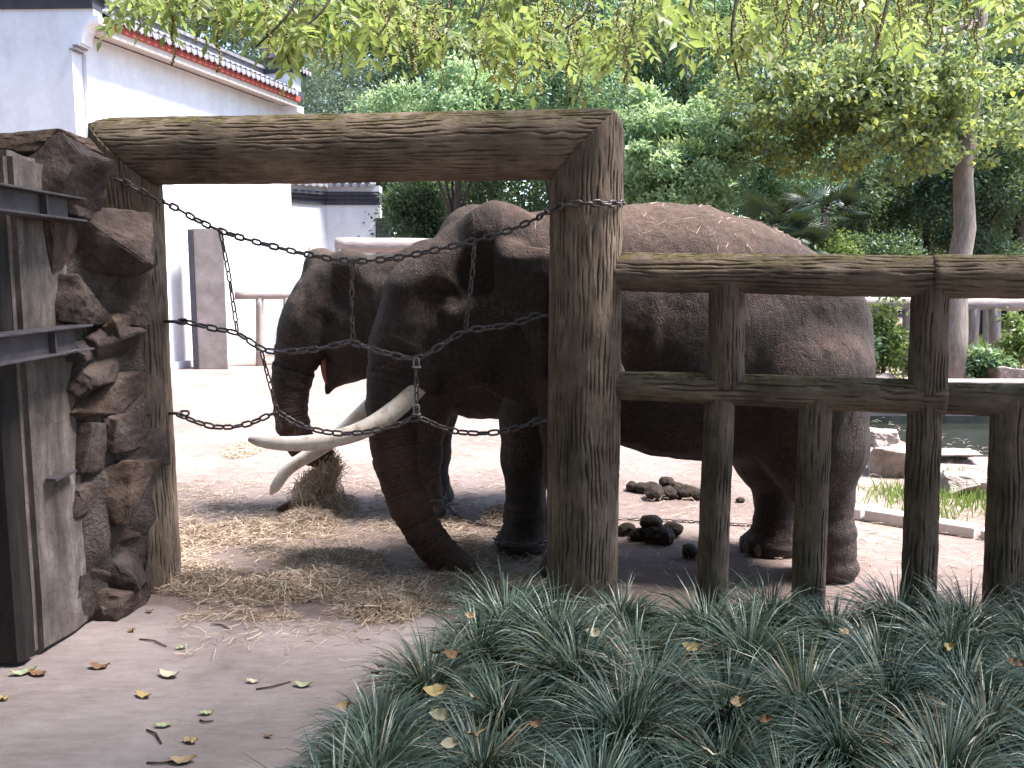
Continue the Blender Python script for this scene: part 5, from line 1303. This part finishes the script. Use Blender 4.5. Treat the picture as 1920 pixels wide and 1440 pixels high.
for i, (lab, _, ms) in enumerate(MND):
    q = [mound_px(*m_) for m_ in ms]
    o = empty('hay_pile', (q[0][0], q[0][1], 0), lab, 'hay', 'hay piles on the yard')
    V, Fc = [], []
    for (x, y, rx, ry, h) in q:                              # packed core under the strands
        n = 14; base = len(V)
        for j in range(n + 1):
            for k in range(n + 1):
                u, v_ = 2 * j / n - 1, 2 * k / n - 1; t = max(0, 1 - u * u - v_ * v_)
                nn = 1 + .5 * float(vnoise([[x * 9 + u * 4, y * 9 + v_ * 4, 1.0]], 4)[0])
                V.append((x + u * rx, y + v_ * ry, .006 + h * .72 * t * nn - (.02 if t == 0 else 0)))
        for j in range(n):
            for k in range(n): a = base + j * (n + 1) + k; Fc.append((a, a + n + 1, a + n + 2, a + 1))
    link('packed_hay', mesh_np('packed_hay', V, Fc, True), M['hay_core'], o)
    P_ = []
    for (x, y, rx, ry, h) in q:
        n = int(1100 + 20000 * rx * ry); a = rg.uniform(0, 2 * np.pi, n); r = np.sqrt(rg.rand(n)) * 1.15
        u, v_ = r * np.cos(a), r * np.sin(a); z = .012 + h * np.clip(1 - r * r, 0, 1) * rg.uniform(.55, 1.15, n)
        P_.append(np.stack([x + u * rx, y + v_ * ry, z], 1))
    P_ = np.concatenate(P_)
    s_ = link('strands', strands('strands', P_, rg, .13, .0042, M['straw'], .35, .5), M['straw'], o); s_['kind'] = 'stuff'
# loose straw over the yard
n = 26000; px = rg.uniform(330, 1080, n); py = 1000 + np.abs(rg.normal(size=n)) * 0 + rg.uniform(-95, 165, n)
dens = fbm(np.stack([px * .012, py * .03, px * 0], 1), 8, 3); keep = dens + rg.uniform(-.5, .6, n) - .9 * np.clip((py - 1135) / 60, 0, 1) * 1 > .0
A_ = np.array([list(G(a, b)) for a, b in zip(px[keep], py[keep])])
n2 = 5500; B_ = np.stack([rg.uniform(-3.2, 5.5, n2), 5.2 + rg.gamma(2, 1.5, n2), np.zeros(n2)], 1)
C_ = np.array([list(G(a, b)) for a, b in zip(rg.uniform(330, 760, 260), 1165 + rg.exponential(28, 260))])
A_ = np.concatenate([A_, B_, C_]); A_[:, 2] = rg.uniform(.008, .03, len(A_))
tag(link('loose_straw', strands('loose_straw', A_, rg, .10, .0036, M['straw'], .08, .4), M['straw']), 'loose straw strewn over the yard ground', 'straw', kind='stuff')
# bundle in the feeding trunk
hb = CP(606, 862, -.1); o = empty('hay_bundle', hb, 'bundle of hay gripped and dragged up by the feeding elephant trunk', 'hay')
n = 1700; t = rg.rand(n) ** .8; a = rg.uniform(0, 2 * np.pi, n); sp_ = (.05 + .17 * t) * np.sqrt(rg.rand(n))
low = CP(598, 985, -.1); low[2] = .05
q = hb[None] * (1 - t[:, None]) + low[None] * t[:, None] + np.stack([np.cos(a) * sp_ + .05 * np.sin(t * 7), np.sin(a) * sp_, 0 * t], 1)
d = unit((low - hb)[None] + rg.normal(size=(n, 3)) * .22)
s_ = sub('strands', strands('strands', q - hb, rg, .22, .0048, M['straw'], -1, .5, d=d, rnd=.25 + .75 * rg.rand(n)), M['straw'], o); s_['kind'] = 'stuff'
a, b = CP(522, 962, -.15), CP(612, 905, -.12)
tag(link('branch', MB().tube([tuple(a - np.array((0, 0, a[2] - .03))), tuple((a + b) / 2), tuple(b)], [.03, .035, .028], 8).mesh('branch', True), M['twig']), 'short dark branch stuck in the hay below the feeding trunk', 'branch')
# straw lying on the bull's back
bvh_me = bull_body.data; nv = len(bvh_me.vertices); co = np.zeros(nv * 3, np.float32); bvh_me.vertices.foreach_get('co', co); co = co.reshape(-1, 3) + np.array(bull.location)
no = np.zeros(nv * 3, np.float32); bvh_me.vertices.foreach_get('normal', no); no = no.reshape(-1, 3)
ok = np.where((no[:, 2] > .55) & (co[:, 2] > 2.0) & (co[:, 0] > BP(1000, 0)[0]))[0]
sel = ok[rg.choice(len(ok), 170)]; tn = unit(np.cross(no[sel], rg.normal(size=(170, 3))))
me = strands('back_straw', co[sel] + no[sel] * .008, rg, .055, .0032, M['straw'], -1, .25, d=tn + .08 * no[sel], rnd=rg.uniform(.2, .9, 170))
me.transform(Matrix.Translation(-bull.location)); bs = sub('back_straw', me, M['straw'], bull); bs['kind'] = 'stuff'

# ------------------------------------------------------------------ mondo grass bed in front of the fence
rg = np.random.RandomState(5)
edge = [G(x, y) for x, y in ((585, 1500), (640, 1420), (690, 1350), (745, 1310), (815, 1270), (900, 1230), (975, 1212), (1060, 1204), (1180, 1200), (1500, 1206), (2100, 1222))]
poly = [(p.x, p.y) for p in edge] + [(3.4, 2.4), (-.55, 2.4)]
def inside(x, y, P=poly):
    c = False
    for i in range(len(P)):
        (ax, ay), (bx, by) = P[i], P[i - 1]
        if (ay > y) != (by > y) and x < (bx - ax) * (y - ay) / (by - ay) + ax: c = not c
    return c
tufts = []
tries = 0
while len(tufts) < 200 and tries < 9000:
    tries += 1; x, y = rg.uniform(-1, 3.4), rg.uniform(2.4, 5.2)
    if inside(x, y) and all((x - a) ** 2 + (y - b) ** 2 > .33 ** 2 for a, b in tufts): tufts.append((x, y))
soil = [(x, y, .012) for x, y in poly]
tag(link('planting_bed', mesh_np('planting_bed', soil, [tuple(range(len(soil)))]), M['soil']), 'dark soil of the planted bed under the grass', 'soil', kind='structure')
SEG = 4; BV, BR, BT = [], [], []
for (x, y) in tufts:
    n = rg.randint(820, 1080); sc = rg.uniform(.85, 1.25); az = rg.uniform(0, 2 * np.pi, n); lean = rg.rand(n)
    L = sc * rg.uniform(.26, .48, n); phi0 = np.radians(87 - 42 * lean + rg.normal(size=n) * 6); bendv = np.radians(rg.uniform(110, 180, n)) * (.6 + .5 * lean)
    comb = rg.uniform(0, 2 * np.pi); cs = rg.uniform(.0, .55)                      # each tuft leans somewhere
    dx, dy = np.cos(az) + cs * math.cos(comb), np.sin(az) + cs * math.sin(comb); nn = np.hypot(dx, dy); dx, dy = dx / nn, dy / nn
    r0 = rg.rand(n) * .075; px_, py_, pz_ = x + dx * r0, y + dy * r0, np.full(n, .01)
    ww = .0064 * rg.uniform(.75, 1.3, n); tw_ = rg.normal(size=n) * .5; rows = []
    for k in range(SEG + 1):
        t = k / SEG; wv = ww * (1 - t ** 3 * .9) / 2; sx, sy = -dy * np.cos(tw_) * wv, dx * np.cos(tw_) * wv; sz = np.sin(tw_) * wv
        rows.append(np.stack([px_ - sx, py_ - sy, pz_ - sz, px_ + sx, py_ + sy, pz_ + sz], 1))
        ph = phi0 - bendv * t; st = L / SEG
        px_ = px_ + dx * np.cos(ph) * st; py_ = py_ + dy * np.cos(ph) * st; pz_ = np.maximum(pz_ + np.sin(ph) * st, .015)
    BV.append(np.stack(rows, 1).reshape(-1, 3)); tone = rg.uniform(-.15, .15)
    BR.append(np.repeat(np.clip(rg.rand(n) * .95 + tone, 0, 1), 2 * (SEG + 1))); BT.append(np.tile(np.repeat(np.clip(np.linspace(0, 1, SEG + 1) * 2.2, 0, 1), 2), n))
V = np.concatenate(BV); nb = len(V) // (2 * (SEG + 1)); i = np.arange(nb)[:, None] * 2 * (SEG + 1)
Fc = np.vstack([i + np.array([[2 * k, 2 * k + 1, 2 * k + 3, 2 * k + 2]]) for k in range(SEG)])
me = mesh_np('mondo_grass', V, Fc, True, {'rnd': np.concatenate(BR), 'tip': np.concatenate(BT)})
tag(link('mondo_grass', me, M['mondo']), 'blue green tufted mondo grass filling the bed before the fence', 'grass', kind='stuff')

# ------------------------------------------------------------------ fallen leaves and twigs
def leaf_mesh(L, w, curl, seed, lobes=0):
    rg = np.random.RandomState(seed); n = 9; V, Fc = [], []
    for i in range(n):
        t = i / (n - 1); wd = w * (math.sin(math.pi * min(1, t * .96 + .03)) ** .75) * (1 + .2 * lobes * math.sin(i * 2.4))
        z = curl * L * (t - .5) ** 2 * 2 + .004 * rg.normal(); s = .35 * curl * w + rg.uniform(-.004, .004)
        V += [((t - .5) * L, -wd / 2, z + s), ((t - .5) * L, 0, z), ((t - .5) * L, wd / 2, z + s)]
    for i in range(n - 1):
        for k in range(2): a = i * 3 + k; Fc.append((a, a + 3, a + 4, a + 1))
    V.append((.62 * L, .004, .01)); Fc.append((3 * n - 2, 3 * n, 3 * n - 1))
    return mesh_np('fallen_leaf', V, Fc, True)
def fallen(px, py, z, wpx, mat, label, group, seed, ratio=.42, tilt=0.0, curl=.25):
    p = G(px, py, z); L = wpx * (p - Vector((0, 0, CAMZ))).length / FPX; r = random.Random(seed)
    o = link('fallen_leaf', leaf_mesh(L, L * ratio, curl, seed), M[mat], None, p + Vector((0, 0, .006)), Quaternion((0, 0, 1), r.uniform(-.5, .5) + (math.pi if seed % 2 else 0)) @ Quaternion((1, 0, 0), tilt))
    return tag(o, label, 'leaf', group)
gp, gg = 'fallen leaves on the path', 'fallen leaves caught in the grass'
for i, (px, py, w, mt, lab) in enumerate([
    (45, 1264, 36, 'leaf_green', 'pale green leaf on the path at the foot of the dark slab'), (72, 1266, 34, 'leaf_brown', 'dark brown leaf touching the pale green leaf by the dark slab'),
    (186, 1253, 34, 'leaf_brown', 'thin brown curled leaf on the path beside the pillar foot'), (318, 1269, 40, 'leaf_cream', 'narrow cream leaf lying flat in the middle of the path'),
    (270, 1307, 32, 'leaf_yellow', 'yellow leaf on the path below the narrow cream leaf'), (5, 1313, 22, 'leaf_yellow', 'yellow leaf cut by the left picture edge'),
    (388, 1340, 24, 'leaf_green', 'small grey green leaf on the path near the grass bed'), (308, 1363, 28, 'leaf_green', 'folded pale green leaf standing on the lower path'),
    (358, 1393, 28, 'leaf_yellow', 'yellow brown leaf on the lower path'), (344, 1430, 44, 'leaf_tan', 'long tan leaf at the very bottom of the path'),
    (570, 1287, 34, 'leaf_green', 'pale green leaf on the path against the grass edge'), (475, 1280, 24, 'leaf_cream', 'slim cream leaf on the path among dry bits'),
    (340, 1217, 18, 'leaf_green', 'small green leaf on the path at the end of a twig'), (247, 1185, 15, 'leaf_brown', 'small dark leaf on the path near the stone wall'),
    (280, 1149, 14, 'leaf_brown', 'tiny dark leaf at the edge of the hay by the stone wall'), (503, 1383, 16, 'leaf_brown', 'small brown leaf crumb near the grass edge at the bottom')]):
    fallen(px, py, .004, w, mt, lab, gp, 600 + i, .5, 0, .35)
for i, (px, py, w, mt, lab) in enumerate([
    (828, 1343, 40, 'leaf_cream', 'pale cream leaf stuck upright in the front grass'), (893, 1382, 42, 'leaf_tan', 'long reddish tan leaf on the front grass'),
    (842, 1396, 34, 'leaf_cream', 'cream leaf below the upright pale leaf'), (890, 1316, 30, 'leaf_tan', 'small tan leaf right of the upright cream leaf'),
    (815, 1300, 46, 'leaf_yellow', 'olive yellow leaf sunk between tufts'), (716, 1253, 26, 'leaf_cream', 'cream leaf high on the left grass edge'),
    (645, 1325, 28, 'leaf_tan', 'crumpled tan leaf at the left grass edge'), (702, 1265, 22, 'leaf_brown', 'brown leaf beside the cream leaf on the left edge'),
    (850, 1232, 34, 'leaf_brown', 'brown crumpled leaf in the rear left tufts'), (820, 1228, 26, 'leaf_brown', 'dark crumpled leaf left of another brown leaf in the rear tufts'),
    (884, 1157, 24, 'leaf_tan', 'ochre leaf on the rearmost left tuft'), (987, 1217, 26, 'leaf_tan', 'pinkish tan leaf standing in the middle rear grass'),
    (1115, 1190, 34, 'leaf_cream', 'broad cream leaf in the rear grass before the gate post'), (1128, 1255, 30, 'leaf_brown', 'brown leaf in the dry gap of the middle grass'),
    (1165, 1218, 30, 'leaf_brown', 'rusty leaf beside the dry blades in mid grass'), (1407, 1158, 42, 'leaf_cream', 'large cream leaf on the rear grass before the second fence post'),
    (1298, 1217, 36, 'leaf_yellow', 'orange yellow leaf right of the dry gap'), (1552, 1175, 32, 'leaf_tan', 'tan and brown leaf near the middle rear grass'),
    (1586, 1188, 26, 'leaf_tan', 'round tan leaf just right of the tan and brown leaf'), (1519, 1222, 24, 'leaf_cream', 'narrow cream leaf standing upright in mid grass'),
    (1380, 1318, 34, 'leaf_tan', 'crumpled tan leaf on the big front tuft'), (1337, 1420, 42, 'leaf_cream', 'cream leaf at the bottom of the front grass'),
    (1433, 1350, 26, 'leaf_brown', 'upright brown leaf inside the big front tuft'), (1602, 1303, 22, 'leaf_tan', 'small tan leaf in the right front tufts'),
    (1776, 1215, 24, 'leaf_yellow', 'golden leaf in the right rear grass'), (1660, 1245, 24, 'leaf_yellow', 'yellow leaf standing in the right middle tuft'),
    (1905, 1245, 26, 'leaf_brown', 'grey brown leaf at the right edge of the grass'), (1720, 1155, 24, 'leaf_brown', 'brown leaf in the grass before the third lower post'),
    (1003, 1362, 26, 'leaf_brown', 'dark leaf standing in the front middle grass'), (1080, 1318, 24, 'leaf_brown', 'small brown leaf low in the front middle grass')]):
    fallen(px, py, .28, w * .95, mt, lab, gg, 700 + i, .55, random.Random(i).uniform(.3, 1.0), .5)
for i, (a, b, lab) in enumerate([((262, 1198), (312, 1212), 'thin dark twig on the path below the stone wall'), ((275, 1430), (340, 1424), 'straight dark twig at the bottom of the path'), ((275, 1368), (303, 1394), 'short bent twig left of the folded green leaf'),
                                 ((375, 1350), (400, 1351), 'short thin twig by the small grey green leaf'), ((395, 1170), (432, 1180), 'short dark twig just before the hay'), ((480, 1292), (545, 1278), 'thin brown twig by the slim cream leaf')]):
    p, q = G(*a, .01), G(*b, .01); m_ = (p + q) / 2 + Vector((0, .02 * (-1) ** i, .004))
    o = link('twig', MB().tube([p, m_, q], [.004, .0045, .003], 6).mesh('twig', True), M['twig']); tag(o, lab, 'twig', 'twigs on the path')
